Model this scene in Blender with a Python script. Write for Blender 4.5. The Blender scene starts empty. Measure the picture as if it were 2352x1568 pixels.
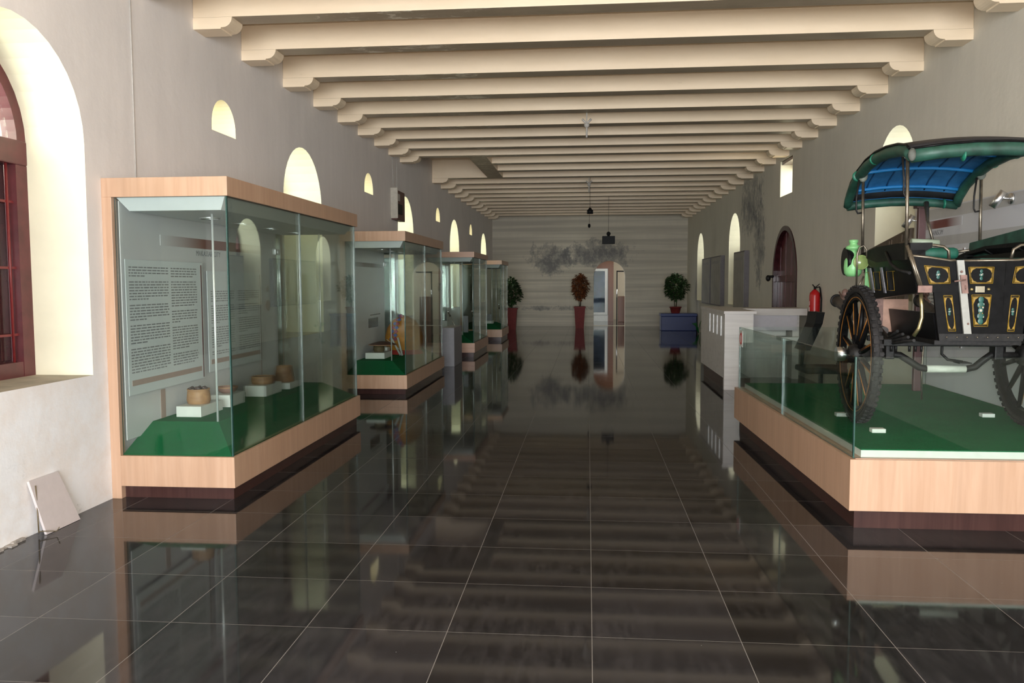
import bpy, bmesh, math, random
from mathutils import Vector, Matrix
SC = bpy.context.scene
COL = SC.collection
PI = math.pi

# ------------------------------------------------------------------ camera
F_PX = 1900.0
CAM_H = 1.5
def make_camera():
    vx, vy, roll = 1350.0, 649.0, 0.003
    y = Vector(((vx-1176)/F_PX, (784-vy)/F_PX, 1.0)).normalized()
    up = Vector((roll, 1.0, 0.0)); up = (up - up.dot(y)*y).normalized()
    x = up.cross(y)
    if x.x < 0: x = -x
    # rows: world axes expressed in (right, up, forward)
    m = Matrix(((x.x, x.y, -x.z), (y.x, y.y, -y.z), (up.x, up.y, -up.z)))
    cd = bpy.data.cameras.new('camera'); co = bpy.data.objects.new('camera', cd)
    COL.objects.link(co)
    co.matrix_world = Matrix.Translation((0, 0, CAM_H)) @ m.to_4x4()
    cd.sensor_fit = 'HORIZONTAL'; cd.sensor_width = 36.0
    cd.lens = F_PX/2352.0*36.0
    cd.clip_start = 0.05; cd.clip_end = 200
    SC.camera = co
make_camera()

# ------------------------------------------------------------------ world, exposure, lights
vs = SC.view_settings
vs.view_transform = 'Standard'; vs.look = 'None'; vs.gamma = 1.0
vs.exposure = 1.2
SC.cycles.caustics_reflective = False
SC.cycles.caustics_refractive = False
try: vs.use_curve_mapping = False
except Exception: pass
w = bpy.data.worlds.new('sky'); SC.world = w; w.use_nodes = True
bg = w.node_tree.nodes['Background']
bg.inputs[0].default_value = (0.86, 0.93, 1.0, 1); bg.inputs[1].default_value = 1.1

def area(name, loc, target, sx, sy, watts, col, spread=180):
    l = bpy.data.lights.new(name, 'AREA'); l.shape = 'RECTANGLE'; l.size = sx; l.size_y = sy
    l.energy = watts; l.color = col; l.spread = math.radians(spread)
    o = bpy.data.objects.new(name, l); COL.objects.link(o)
    o.location = loc
    o.rotation_euler = (Vector(target)-Vector(loc)).to_track_quat('-Z', 'Y').to_euler()
    return o
# the camera's own flash, just above the lens
fl = bpy.data.lights.new('camera_flash', 'POINT'); fl.energy = 185; fl.shadow_soft_size = 0.02
fl.color = (1.0, 0.95, 0.91)
fo = bpy.data.objects.new('camera_flash', fl); fo.location = (0.04, -0.02, 1.61); COL.objects.link(fo)
# added fill lamp behind the photographer, daylight tint for an unseen entrance
area('added_front_fill', (0.0, -5.8, 1.6), (0.0, 8.0, 2.2), 5.8, 2.8, 590, (0.92, 0.96, 1.0))

XL, XR = -3.32, 3.40
YB, YE = -4.0, 28.9
ZC = 4.12
WT = 0.62
LWIN = [(4.615, 0.655), (9.53, 0.655), (15.02, 0.655), (20.6, 0.72), (26.4, 0.70)]     # centre y, half width
LVENT = [7.42, 12.46, 18.3, 23.5]
RWIN = [(9.66, 0.60), (19.8, 0.74), (25.6, 0.72)]
for c, hw in LWIN:
    area('window_daylight', (XL-0.75, c, 2.66), (XL+1.2, c+0.15, 1.2), 1.2, 0.9, 22 if c < 6 else 19, (1.0, 1.0, 0.76))
for c in LVENT:
    area('vent_daylight', (XL-0.70, c, 3.1), (XL+0.6, c, 3.0), 0.6, 0.45, 4.5, (1.0, 0.93, 0.62))
for c, hw in RWIN:
    area('window_daylight', (XR+0.75, c, 2.75), (XR-1.2, c, 2.45), 1.2, 0.8, 12, (1.0, 0.97, 0.84))
area('niche_daylight', (XR+0.7, 14.77, 3.25), (XR-0.5, 14.77, 3.2), 0.5, 0.4, 5, (1.0, 0.93, 0.82))
area('far_room_daylight', (2.4, 31.2, 3.0), (1.0, 33.0, 1.0), 1.6, 1.2, 14, (1.0, 0.97, 0.92))

# ------------------------------------------------------------------ materials
MATS = {}
def nt(name, rough=0.6, spec=0.5, metal=0.0):
    m = bpy.data.materials.new(name); m.use_nodes = True
    n = m.node_tree.nodes; l = m.node_tree.links
    b = n['Principled BSDF']
    b.inputs['Roughness'].default_value = rough
    b.inputs['Specular IOR Level'].default_value = spec
    b.inputs['Metallic'].default_value = metal
    return m, n, l, b
def pos(n, l, scale=(1, 1, 1), obj=False):
    g = n.new('ShaderNodeTexCoord') if obj else n.new('ShaderNodeNewGeometry')
    mp = n.new('ShaderNodeMapping'); mp.inputs['Scale'].default_value = scale
    l.new(g.outputs['Object' if obj else 'Position'], mp.inputs['Vector'])
    return mp.outputs['Vector']
def noise(n, l, v, scale, detail=4, rough=0.55, dist=0.0):
    t = n.new('ShaderNodeTexNoise'); t.inputs['Scale'].default_value = scale
    t.inputs['Detail'].default_value = detail; t.inputs['Roughness'].default_value = rough
    t.inputs['Distortion'].default_value = dist
    l.new(v, t.inputs['Vector']); return t.outputs['Fac']
def ramp(n, l, f, stops):
    r = n.new('ShaderNodeValToRGB'); cr = r.color_ramp
    while len(cr.elements) > len(stops): cr.elements.remove(cr.elements[-1])
    while len(cr.elements) < len(stops): cr.elements.new(0.5)
    for e, (p, c) in zip(cr.elements, stops):
        e.position = p; e.color = (c[0], c[1], c[2], 1) if hasattr(c, '__len__') else (c, c, c, 1)
    l.new(f, r.inputs['Fac']); return r.outputs['Color']
def mix(n, l, fac, a, b, mode='MIX'):
    m = n.new('ShaderNodeMix'); m.data_type = 'RGBA'; m.blend_type = mode
    for s, v in ((0, fac), (6, a), (7, b)):
        if hasattr(v, 'links'): l.new(v, m.inputs[s])
        elif s == 0: m.inputs[0].default_value = v
        else: m.inputs[s].default_value = (v[0], v[1], v[2], 1)
    return m.outputs[2]
def math_(n, l, op, a, b=None):
    m = n.new('ShaderNodeMath'); m.operation = op
    for i, v in enumerate((a, b)):
        if v is None: continue
        if hasattr(v, 'links'): l.new(v, m.inputs[i])
        else: m.inputs[i].default_value = v
    return m.outputs[0]
def bump(n, l, b, h, strength=0.2, dist=0.01):
    bm = n.new('ShaderNodeBump'); bm.inputs['Strength'].default_value = strength
    bm.inputs['Distance'].default_value = dist
    l.new(h, bm.inputs['Height']); l.new(bm.outputs['Normal'], b.inputs['Normal'])
def simple(name, col, rough=0.5, metal=0.0, spec=0.5, var=0.12, vscale=18, bmp=0.0):
    if name in MATS: return MATS[name]
    m, n, l, b = nt(name, rough, spec, metal)
    v = pos(n, l, obj=True)
    f = noise(n, l, v, vscale, 5)
    dark = tuple(c*(1-var) for c in col); lite = tuple(min(1, c*(1+var)) for c in col)
    l.new(ramp(n, l, f, [(0.3, dark), (0.7, lite)]), b.inputs['Base Color'])
    if bmp: bump(n, l, b, f, bmp, 0.004)
    MATS[name] = m; return m
def sepz(n, l):
    g = n.new('ShaderNodeNewGeometry'); s = n.new('ShaderNodeSeparateXYZ')
    l.new(g.outputs['Position'], s.inputs[0]); return s.outputs
def smooth(n, l, v, a, b):
    m = n.new('ShaderNodeMapRange'); m.interpolation_type = 'SMOOTHSTEP'
    m.inputs['From Min'].default_value = a; m.inputs['From Max'].default_value = b
    l.new(v, m.inputs['Value']); return m.outputs['Result']

def wall_mat(name, base, mould=None, streaks=False, lit_stained=False):
    m, n, l, b = nt(name, 0.75, 0.25)
    v = pos(n, l)
    f1 = noise(n, l, v, 1.3, 6, 0.6)
    vv = pos(n, l, (3, 3, 0.35))
    f2 = noise(n, l, vv, 2.2, 5, 0.6)
    c = ramp(n, l, f1, [(0.3, tuple(x*0.93 for x in base)), (0.7, tuple(min(1, x*1.04) for x in base))])
    c = mix(n, l, 0.35, c, ramp(n, l, f2, [(0.35, tuple(x*0.88 for x in base)), (0.65, base)]))
    if streaks:
        vh = pos(n, l, (0.12, 1, 5.5))
        fs = noise(n, l, vh, 1.6, 3, 0.6)
        c = mix(n, l, ramp(n, l, fs, [(0.38, 0), (0.62, 0.9)]), tuple(x*0.72 for x in base), c)
    xyz = sepz(n, l)
    if lit_stained:     # whiter patches paint in light on the lower wall; grey stains near the foot
        fp = noise(n, l, pos(n, l, (1, 1, 1)), 3.2, 8, 0.7)
        fz = smooth(n, l, xyz['Z'], 1.15, 0.75)
        k = math_(n, l, 'MULTIPLY', fz, ramp(n, l, fp, [(0.42, 1.0), (0.60, 0.05)]))
        c = mix(n, l, k, c, (0.82, 0.82, 0.83))
        fq = noise(n, l, v, 4.1, 9, 0.75)
        spot = math_(n, l, 'MULTIPLY', smooth(n, l, xyz['Z'], 0.6, 0.2), ramp(n, l, fq, [(0.60, 0), (0.64, 0.6)]))
        c = mix(n, l, spot, c, (0.36, 0.36, 0.38))
    if mould:
        for (ax, c0, w0, zc, zw, thr) in mould:
            d1 = math_(n, l, 'DIVIDE', math_(n, l, 'SUBTRACT', xyz[ax], c0), w0)
            d2 = math_(n, l, 'DIVIDE', math_(n, l, 'SUBTRACT', xyz['Z'], zc), zw)
            r = math_(n, l, 'SQRT', math_(n, l, 'ADD', math_(n, l, 'MULTIPLY', d1, d1), math_(n, l, 'MULTIPLY', d2, d2)))
            fall = smooth(n, l, r, 1.15, 0.15)
            fm = noise(n, l, pos(n, l, (1, 1, 0.8)), 3.4, 10, 0.8)
            k = ramp(n, l, math_(n, l, 'MULTIPLY_ADD', fall, 0.3), [(0, 0), (1, 1)])
            s = math_(n, l, 'ADD', math_(n, l, 'MULTIPLY', fall, 0.30), fm)
            kk = ramp(n, l, s, [(thr, 0), (thr+0.03, 0.35), (thr+0.08, 0.5), (thr+0.18, 0.85)])
            kk = math_(n, l, 'MULTIPLY', kk, smooth(n, l, r, 1.2, 0.95))
            c = mix(n, l, kk, c, (0.17, 0.17, 0.18))
    l.new(c, b.inputs['Base Color'])
    fb = noise(n, l, v, 9, 6, 0.6); bump(n, l, b, fb, 0.25, 0.012)
    MATS[name] = m; return m
M_WL = wall_mat('wall_paint_left', (0.80, 0.755, 0.725), lit_stained=True)
M_WR = wall_mat('wall_paint_right', (0.70, 0.66, 0.575), mould=[('Y', 17.9, 2.1, 3.1, 1.1, 0.70), ('Y', 17.0, 1.0, 2.3, 1.5, 0.70)])
M_WE = wall_mat('wall_paint_end', (0.78, 0.72, 0.60), streaks=True,
                mould=[('X', -1.25, 1.15, 2.3, 0.75, 0.64), ('X', 0.3, 1.9, 2.5, 0.75, 0.665), ('X', -0.7, 3.2, 0.62, 0.18, 0.74)])
M_REV = simple('cream_reveal_paint', (0.84, 0.80, 0.62), 0.7, spec=0.2, var=0.05, vscale=3)
M_SILL = simple('dusty_sill', (0.42, 0.38, 0.31), 0.8, var=0.2, vscale=6)

def beam_mat():
    m, n, l, b = nt('cream_beam_paint', 0.38, 0.4)
    v = pos(n, l, (0.7, 3, 3)); f = noise(n, l, v, 1.7, 7, 0.65)
    c = ramp(n, l, f, [(0.3, (0.80, 0.64, 0.45)), (0.7, (0.88, 0.715, 0.52))])
    f2 = noise(n, l, pos(n, l), 5, 8, 0.8)
    c = mix(n, l, ramp(n, l, f2, [(0.66, 0), (0.75, 0.45)]), c, (0.40, 0.28, 0.17))
    l.new(c, b.inputs['Base Color']); bump(n, l, b, f, 0.2, 0.01)
    return m
M_BEAM = beam_mat()
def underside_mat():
    # flaked cream paint on brownish wood, darkened to stand in for shade underneath
    m, n, l, b = nt('shaded_flaked_underside', 0.33, 0.5)
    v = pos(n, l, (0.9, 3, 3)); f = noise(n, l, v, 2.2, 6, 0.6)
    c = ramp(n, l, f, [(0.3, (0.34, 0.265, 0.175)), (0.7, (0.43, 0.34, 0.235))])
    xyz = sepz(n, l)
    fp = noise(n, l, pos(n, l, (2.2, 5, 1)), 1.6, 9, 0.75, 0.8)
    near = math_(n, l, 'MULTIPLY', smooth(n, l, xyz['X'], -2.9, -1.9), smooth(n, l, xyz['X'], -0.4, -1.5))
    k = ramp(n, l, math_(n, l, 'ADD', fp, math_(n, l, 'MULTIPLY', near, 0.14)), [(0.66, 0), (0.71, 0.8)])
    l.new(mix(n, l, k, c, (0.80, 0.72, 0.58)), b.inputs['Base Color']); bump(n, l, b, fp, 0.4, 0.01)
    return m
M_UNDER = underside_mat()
M_CEIL = simple('cream_ceiling_boards', (0.66, 0.54, 0.40), 0.6, var=0.1, vscale=4)

def floor_mat():
    m, n, l, b = nt('black_polished_stone', 0.06, 0.27)
    TW, TD = 0.622, 0.578
    g = n.new('ShaderNodeNewGeometry'); s = n.new('ShaderNodeSeparateXYZ'); l.new(g.outputs['Position'], s.inputs[0])
    def line(v, off, T, wd):
        a = math_(n, l, 'MODULO', math_(n, l, 'ADD', v, off), T)
        d = math_(n, l, 'ABSOLUTE', math_(n, l, 'SUBTRACT', a, T/2))
        return math_(n, l, 'GREATER_THAN', d, T/2-wd)
    # grout lines at x = 0.022 + k*TW, y = 3.431 + k*TD
    gx = line(s.outputs['X'], 100*TW-0.022, TW, 0.0017)
    gy = line(s.outputs['Y'], 100*TD-3.431, TD, 0.0015)
    grout = math_(n, l, 'MAXIMUM', gx, gy)
    # per tile tone
    fx = math_(n, l, 'FLOOR', math_(n, l, 'DIVIDE', math_(n, l, 'ADD', s.outputs['X'], 100*TW-0.022), TW))
    fy = math_(n, l, 'FLOOR', math_(n, l, 'DIVIDE', math_(n, l, 'ADD', s.outputs['Y'], 100*TD-3.431), TD))
    cb = n.new('ShaderNodeCombineXYZ'); l.new(fx, cb.inputs[0]); l.new(fy, cb.inputs[1])
    wn = n.new('ShaderNodeTexWhiteNoise'); l.new(cb.outputs[0], wn.inputs['Vector'])
    tone = ramp(n, l, wn.outputs['Value'], [(0, (0.010, 0.0095, 0.0095)), (1, (0.024, 0.023, 0.025))])
    vs_ = pos(n, l, (9, 1.6, 1)); vs_2 = n.new('ShaderNodeVectorRotate'); vs_2.inputs['Angle'].default_value = 0.35
    l.new(vs_, vs_2.inputs['Vector'])
    f = noise(n, l, vs_2.outputs[0], 2.5, 7, 0.7)
    f2 = noise(n, l, pos(n, l), 1.1, 6, 0.65)
    dust = math_(n, l, 'MULTIPLY', ramp(n, l, f, [(0.4, 0), (0.75, 1)]), ramp(n, l, f2, [(0.4, 0.1), (0.7, 1)]))
    c = mix(n, l, math_(n, l, 'MULTIPLY', dust, 0.22), tone, (0.16, 0.15, 0.16))
    sp = n.new('ShaderNodeTexVoronoi'); sp.inputs['Scale'].default_value = 7; l.new(g.outputs['Position'], sp.inputs['Vector'])
    speck = math_(n, l, 'LESS_THAN', sp.outputs['Distance'], 0.014)
    c = mix(n, l, math_(n, l, 'MULTIPLY', speck, 0.5), c, (0.5, 0.5, 0.5))
    c = mix(n, l, math_(n, l, 'MULTIPLY', grout, 0.7), c, (0.22, 0.205, 0.19))
    l.new(c, b.inputs['Base Color'])
    rr = math_(n, l, 'ADD', 0.045, math_(n, l, 'ADD', math_(n, l, 'MULTIPLY', dust, 0.06), math_(n, l, 'MULTIPLY', grout, 0.4)))
    l.new(rr, b.inputs['Roughness'])
    return m
M_FLOOR = floor_mat()

def wood_mat(name, a, bcol, axis='V', rough=0.35):
    m, n, l, b = nt(name, rough, 0.5)
    sc = (14, 14, 0.8) if axis == 'V' else (0.8, 14, 14)
    v = pos(n, l, sc); f = noise(n, l, v, 1.6, 6, 0.6, 0.6)
    v2 = pos(n, l, tuple(x*0.28 for x in sc)); f2 = noise(n, l, v2, 2.1, 3, 0.5, 1.0)
    c = ramp(n, l, f, [(0.3, a), (0.7, bcol)])
    c = mix(n, l, ramp(n, l, f2, [(0.45, 0), (0.7, 0.45)]), c, tuple(x*0.82 for x in a))
    l.new(c, b.inputs['Base Color']); return m
M_WOOD = wood_mat('beech_laminate', (0.45, 0.275, 0.175), (0.53, 0.345, 0.235))
M_WOODH = wood_mat('beech_laminate_flat', (0.42, 0.24, 0.16), (0.58, 0.37, 0.27), 'H')
M_PLINTH = wood_mat('dark_mahogany_plinth', (0.035, 0.014, 0.012), (0.06, 0.026, 0.022), rough=0.25)
M_WHITEWOOD = wood_mat('whitewashed_counter', (0.62, 0.57, 0.54), (0.74, 0.70, 0.67), 'H', 0.45)
M_TERRAWOOD = wood_mat('orange_wood', (0.13, 0.05, 0.022), (0.18, 0.072, 0.032), rough=0.4)
def carpet_mat():
    m, n, l, b = nt('green_carpet', 0.95, 0.1)
    v = pos(n, l); f = noise(n, l, v, 160, 3, 0.7); f2 = noise(n, l, v, 3, 4)
    c = ramp(n, l, f, [(0.25, (0.003, 0.075, 0.026)), (0.75, (0.013, 0.20, 0.07))])
    c = mix(n, l, ramp(n, l, f2, [(0.35, 0.25), (0.65, 0)]), c, (0.004, 0.07, 0.025))
    l.new(c, b.inputs['Base Color']); bump(n, l, b, f, 0.6, 0.004); return m
M_CARPET = carpet_mat()
def glass_mat(name, tint, refl=1.0):
    m = bpy.data.materials.new(name); m.use_nodes = True
    n = m.node_tree.nodes; l = m.node_tree.links
    n.remove(n['Principled BSDF']); out = n['Material Output']
    t = n.new('ShaderNodeBsdfTransparent'); t.inputs[0].default_value = (*tint, 1)
    g = n.new('ShaderNodeBsdfGlossy'); g.inputs['Roughness'].default_value = 0.0
    g.inputs[0].default_value = (0.92, 0.97, 0.94, 1)
    fr = n.new('ShaderNodeFresnel'); fr.inputs['IOR'].default_value = 1.45
    k = math_(n, l, 'MULTIPLY', fr.outputs[0], refl)
    mx = n.new('ShaderNodeMixShader'); l.new(k, mx.inputs[0]); l.new(t.outputs[0], mx.inputs[1]); l.new(g.outputs[0], mx.inputs[2])
    l.new(mx.outputs[0], out.inputs['Surface']); return m
M_GLASSP = glass_mat('barrier_glass', (0.93, 0.965, 0.945), 0.42)
M_GLASS = glass_mat('showcase_glass', (0.945, 0.975, 0.955), 0.62)
M_WGLASS = glass_mat('window_glass', (0.96, 0.97, 0.97), 0.6)
M_GEDGE = simple('green_glass_edge', (0.02, 0.07, 0.06), 0.08, spec=0.8)
M_GEDGE2 = simple('bright_glass_edge', (0.35, 0.47, 0.45), 0.08, spec=0.8)
M_GEDGE3 = simple('faint_glass_edge', (0.09, 0.12, 0.105), 0.2, spec=0.5)
M_ROD = simple('bright_brushed_steel', (0.88, 0.88, 0.88), 0.32, 0.55, spec=0.8, var=0.02)
M_CHROME = simple('polished_steel', (0.85, 0.85, 0.86), 0.3, 1.0, var=0.02)
M_WHITE = simple('white_paint', (0.62, 0.63, 0.59), 0.45, var=0.04)
M_TRAY = simple('white_tray_paint', (0.72, 0.74, 0.75), 0.4, var=0.02)
M_PRINT = simple('grey_printed_backdrop', (0.60, 0.59, 0.60), 0.35, var=0.05, vscale=1.5)
M_POSTER = simple('pale_poster_print', (0.62, 0.65, 0.66), 0.35, var=0.02, vscale=1.5)
M_TEXT = simple('grey_print_ink', (0.25, 0.25, 0.26), 0.5, var=0.1)
M_TAN = simple('tan_print_ink', (0.40, 0.29, 0.25), 0.4, var=0.05)
M_MAROON = simple('maroon_paint', (0.105, 0.022, 0.026), 0.28, var=0.25, vscale=9)
M_MAROON2 = simple('dark_maroon_boards', (0.045, 0.012, 0.014), 0.2, var=0.3, vscale=9)
M_REDBAR = simple('red_iron_bar', (0.19, 0.02, 0.022), 0.4, var=0.15)
M_BLACK = simple('black_lacquer', (0.005, 0.005, 0.0055), 0.3, spec=0.10, var=0.4, vscale=30)
M_BLACKM = simple('worn_black_iron', (0.013, 0.012, 0.0115), 0.5, 0.2, 0.3, var=0.5, vscale=40, bmp=0.3)
M_TYRE = simple('old_black_rubber', (0.020, 0.0185, 0.0185), 0.65, spec=0.2, var=0.5, vscale=45, bmp=0.6)
M_IRON = simple('weathered_bronze_tube', (0.17, 0.145, 0.11), 0.35, 0.8, var=0.3, vscale=25)
M_BRASS = simple('tarnished_brass', (0.40, 0.33, 0.17), 0.3, 0.9, var=0.3, vscale=20)
M_RUST = simple('rusty_plate', (0.20, 0.12, 0.10), 0.6, 0.3, var=0.3, vscale=30)
M_STRAP = simple('grey_metal_strap', (0.30, 0.30, 0.275), 0.45, 0.3, var=0.1, vscale=20)
M_GREENV = simple('dark_green_vinyl', (0.016, 0.065, 0.045), 0.5, var=0.5, vscale=9, bmp=0.4)
M_GREENS = simple('green_seat_cloth', (0.007, 0.09, 0.058), 0.6, var=0.2, vscale=20)
M_MINT = simple('bright_green_enamel', (0.19, 0.46, 0.18), 0.4, var=0.12, vscale=12)
M_GOLD = simple('gold_line_paint', (0.26, 0.155, 0.014), 0.4, var=0.35, vscale=60)
M_TEAL = simple('teal_flower_paint', (0.010, 0.075, 0.06), 0.4, var=0.3, vscale=60)
M_PEARL = simple('pearl_inlay', (0.36, 0.34, 0.29), 0.3, var=0.3, vscale=60)
M_ORANGE = simple('orange_pinstripe', (0.36, 0.14, 0.02), 0.4, var=0.3, vscale=30)
M_BASKET = wood_mat('woven_rattan', (0.26, 0.13, 0.055), (0.42, 0.24, 0.11), 'H', 0.6)
M_BASKET2 = wood_mat('dark_woven_rattan', (0.16, 0.075, 0.03), (0.28, 0.14, 0.06), 'H', 0.6)
M_POTRED = simple('dark_red_planter', (0.20, 0.028, 0.024), 0.5, spec=0.2, var=0.12, vscale=8)
M_SOIL = simple('potting_soil', (0.03, 0.02, 0.015), 0.9)
M_LEAFG = simple('dark_green_leaf', (0.022, 0.055, 0.014), 0.5, var=0.6, vscale=9)
M_LEAFA = simple('russet_leaf', (0.17, 0.055, 0.018), 0.5, var=0.75, vscale=7)
M_STEM = simple('woody_stem', (0.10, 0.075, 0.05), 0.7)
M_BLUE = simple('blue_plastic', (0.018, 0.036, 0.16), 0.4, var=0.1)
M_GREY = simple('grey_plinth_paint', (0.20, 0.195, 0.205), 0.5, var=0.06)
M_STONE = simple('grey_board_face', (0.33, 0.31, 0.275), 0.5, var=0.2, vscale=3)
M_STONED = simple('grey_board_side', (0.12, 0.105, 0.11), 0.5, var=0.1)
M_RED = simple('extinguisher_red', (0.52, 0.012, 0.014), 0.3, var=0.05)
M_BLK = simple('black_plastic', (0.008, 0.008, 0.008), 0.5, spec=0.15)
M_WIRE = simple('grey_wire', (0.45, 0.42, 0.38), 0.6)
M_CREAM = simple('cream_far_wall', (0.70, 0.62, 0.48), 0.7, var=0.04, vscale=2)
M_OUT = simple('outdoor_greenery_view', (0.05, 0.09, 0.10), 0.8, var=0.8, vscale=1.2)

def canopy_blue():
    m, n, l, b = nt('blue_tarpaulin', 0.5, 0.4)
    v = pos(n, l, obj=True); f = noise(n, l, v, 7, 6, 0.65)
    c = ramp(n, l, f, [(0.3, (0.014, 0.09, 0.22)), (0.7, (0.03, 0.15, 0.34))])
    l.new(c, b.inputs['Base Color']); bump(n, l, b, f, 0.4, 0.02); return m
M_BLUEC = canopy_blue()
M_BLUEC2 = simple('blue_tape', (0.012, 0.17, 0.42), 0.45, var=0.08)

# ------------------------------------------------------------------ mesh builder
class MB:
    def __init__(s): s.bm = bmesh.new(); s.mats = []
    def _mi(s, m):
        if m is None: return 0
        if m not in s.mats: s.mats.append(m)
        return s.mats.index(m)
    def face(s, pts, m=None, smooth=False):
        vs_ = [s.bm.verts.new(p) for p in pts]
        f = s.bm.faces.new(vs_); f.material_index = s._mi(m); f.smooth = smooth; return f
    def hexa(s, p, m=None, bevel=0.0):
        # p: 8 corners, bottom ring 0-3, top ring 4-7
        v = [s.bm.verts.new(q) for q in p]
        idx = [(3, 2, 1, 0), (4, 5, 6, 7), (0, 1, 5, 4), (1, 2, 6, 5), (2, 3, 7, 6), (3, 0, 4, 7)]
        fs = [s.bm.faces.new([v[i] for i in q]) for q in idx]
        mi = s._mi(m)
        for f in fs: f.material_index = mi
        if bevel:
            es = list({e for f in fs for e in f.edges})
            r = bmesh.ops.bevel(s.bm, geom=es, offset=bevel, segments=2, affect='EDGES', profile=0.5)
            for f in r['faces']: f.material_index = mi
        return s
    def box(s, a, b, m=None, bevel=0.0):
        x0, x1 = sorted((a[0], b[0])); y0, y1 = sorted((a[1], b[1])); z0, z1 = sorted((a[2], b[2]))
        return s.hexa([(x0, y0, z0), (x1, y0, z0), (x1, y1, z0), (x0, y1, z0),
                       (x0, y0, z1), (x1, y0, z1), (x1, y1, z1), (x0, y1, z1)], m, bevel)
    def frustum(s, r0, z0, r1, z1, m=None):
        # r: (x0,x1,y0,y1)
        return s.hexa([(r0[0], r0[2], z0), (r0[1], r0[2], z0), (r0[1], r0[3], z0), (r0[0], r0[3], z0),
                       (r1[0], r1[2], z1), (r1[1], r1[2], z1), (r1[1], r1[3], z1), (r1[0], r1[3], z1)], m)
    def tube(s, pts, r, m=None, n=10, caps=True, smooth=True):
        pts = [Vector(p) for p in pts]; rs = r if hasattr(r, '__len__') else [r]*len(pts)
        mi = s._mi(m); rings = []
        t0 = (pts[1]-pts[0]).normalized()
        ref = Vector((0, 0, 1)) if abs(t0.z) < 0.9 else Vector((1, 0, 0))
        u = t0.cross(ref).normalized()
        for i, p in enumerate(pts):
            if i == 0: t = pts[1]-pts[0]
            elif i == len(pts)-1: t = pts[-1]-pts[-2]
            else: t = (pts[i+1]-pts[i]).normalized()+(pts[i]-pts[i-1]).normalized()
            t.normalize(); u = (u-u.dot(t)*t).normalized(); v = t.cross(u)
            rings.append([s.bm.verts.new(p+(u*math.cos(2*PI*k/n)+v*math.sin(2*PI*k/n))*rs[i]) for k in range(n)])
        for a, b in zip(rings, rings[1:]):
            for k in range(n):
                f = s.bm.faces.new((a[k], a[(k+1) % n], b[(k+1) % n], b[k])); f.material_index = mi; f.smooth = smooth
        if caps:
            for rg, fl_ in ((rings[0], True), (rings[-1], False)):
                f = s.bm.faces.new(list(reversed(rg)) if fl_ else rg); f.material_index = mi
        return s
    def lathe(s, prof, o=(0, 0, 0), axis='Z', m=None, n=28, smooth=True, caps=True, sx=1.0, sy=1.0):
        mi = s._mi(m); rings = []
        o = Vector(o)
        for (r, h) in prof:
            ring = []
            for k in range(n):
                a = 2*PI*k/n; c, d = r*math.cos(a)*sx, r*math.sin(a)*sy
                q = {'Z': (c, d, h), 'X': (h, c, d), 'Y': (c, h, d)}[axis]
                ring.append(s.bm.verts.new(o+Vector(q)))
            rings.append(ring)
        for a, b in zip(rings, rings[1:]):
            for k in range(n):
                f = s.bm.faces.new((a[k], a[(k+1) % n], b[(k+1) % n], b[k])); f.material_index = mi; f.smooth = smooth
        if caps:
            for rg in (rings[0], rings[-1]):
                f = s.bm.faces.new(rg); f.material_index = mi
        return s
    def prism(s, poly, axis, d0, d1, m=None):
        # poly in the two other axes (order X,Y,Z without axis)
        def P(a, b, d): return {'X': (d, a, b), 'Y': (a, d, b), 'Z': (a, b, d)}[axis]
        mi = s._mi(m)
        A = [s.bm.verts.new(P(a, b, d0)) for a, b in poly]; B = [s.bm.verts.new(P(a, b, d1)) for a, b in poly]
        k = len(poly)
        fs = [s.bm.faces.new(A), s.bm.faces.new(list(reversed(B)))]
        for i in range(k): fs.append(s.bm.faces.new((A[i], B[i], B[(i+1) % k], A[(i+1) % k])))
        for f in fs: f.material_index = mi
        return s
    def sphere(s, c, r, m=None, n=16, sc=(1, 1, 1)):
        k = 9
        prof = [(max(1e-4, r*math.sin(PI*i/k)), -r*math.cos(PI*i/k)) for i in range(k+1)]
        mi = s._mi(m); rings = []
        for (rr, h) in prof:
            rings.append([s.bm.verts.new((c[0]+rr*math.cos(2*PI*j/n)*sc[0], c[1]+rr*math.sin(2*PI*j/n)*sc[1], c[2]+h*sc[2])) for j in range(n)])
        for a, b in zip(rings, rings[1:]):
            for j in range(n):
                f = s.bm.faces.new((a[j], a[(j+1) % n], b[(j+1) % n], b[j])); f.material_index = mi; f.smooth = True
        return s
    def torus(s, c, R, r, axis='X', m=None, n=48, k=10, a0=0, a1=2*PI, ry=None):
        full = abs(a1-a0-2*PI) < 1e-6; mi = s._mi(m); rings = []
        c = Vector(c); ry = ry or r
        cnt = n if full else n+1
        for i in range(cnt):
            a = a0+(a1-a0)*i/n
            ring = []
            for j in range(k):
                b = 2*PI*j/k; rad = R+r*math.cos(b); h = ry*math.sin(b)
                p, q = rad*math.cos(a), rad*math.sin(a)
                ring.append(s.bm.verts.new(c+Vector({'X': (h, p, q), 'Y': (p, h, q), 'Z': (p, q, h)}[axis])))
            rings.append(ring)
        pr = list(zip(rings, rings[1:]))+([(rings[-1], rings[0])] if full else [])
        for A, B in pr:
            for j in range(k):
                f = s.bm.faces.new((A[j], A[(j+1) % k], B[(j+1) % k], B[j])); f.material_index = mi; f.smooth = True
        if not full:
            for A in (rings[0], rings[-1]):
                f = s.bm.faces.new(A); f.material_index = mi
        return s
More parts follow.
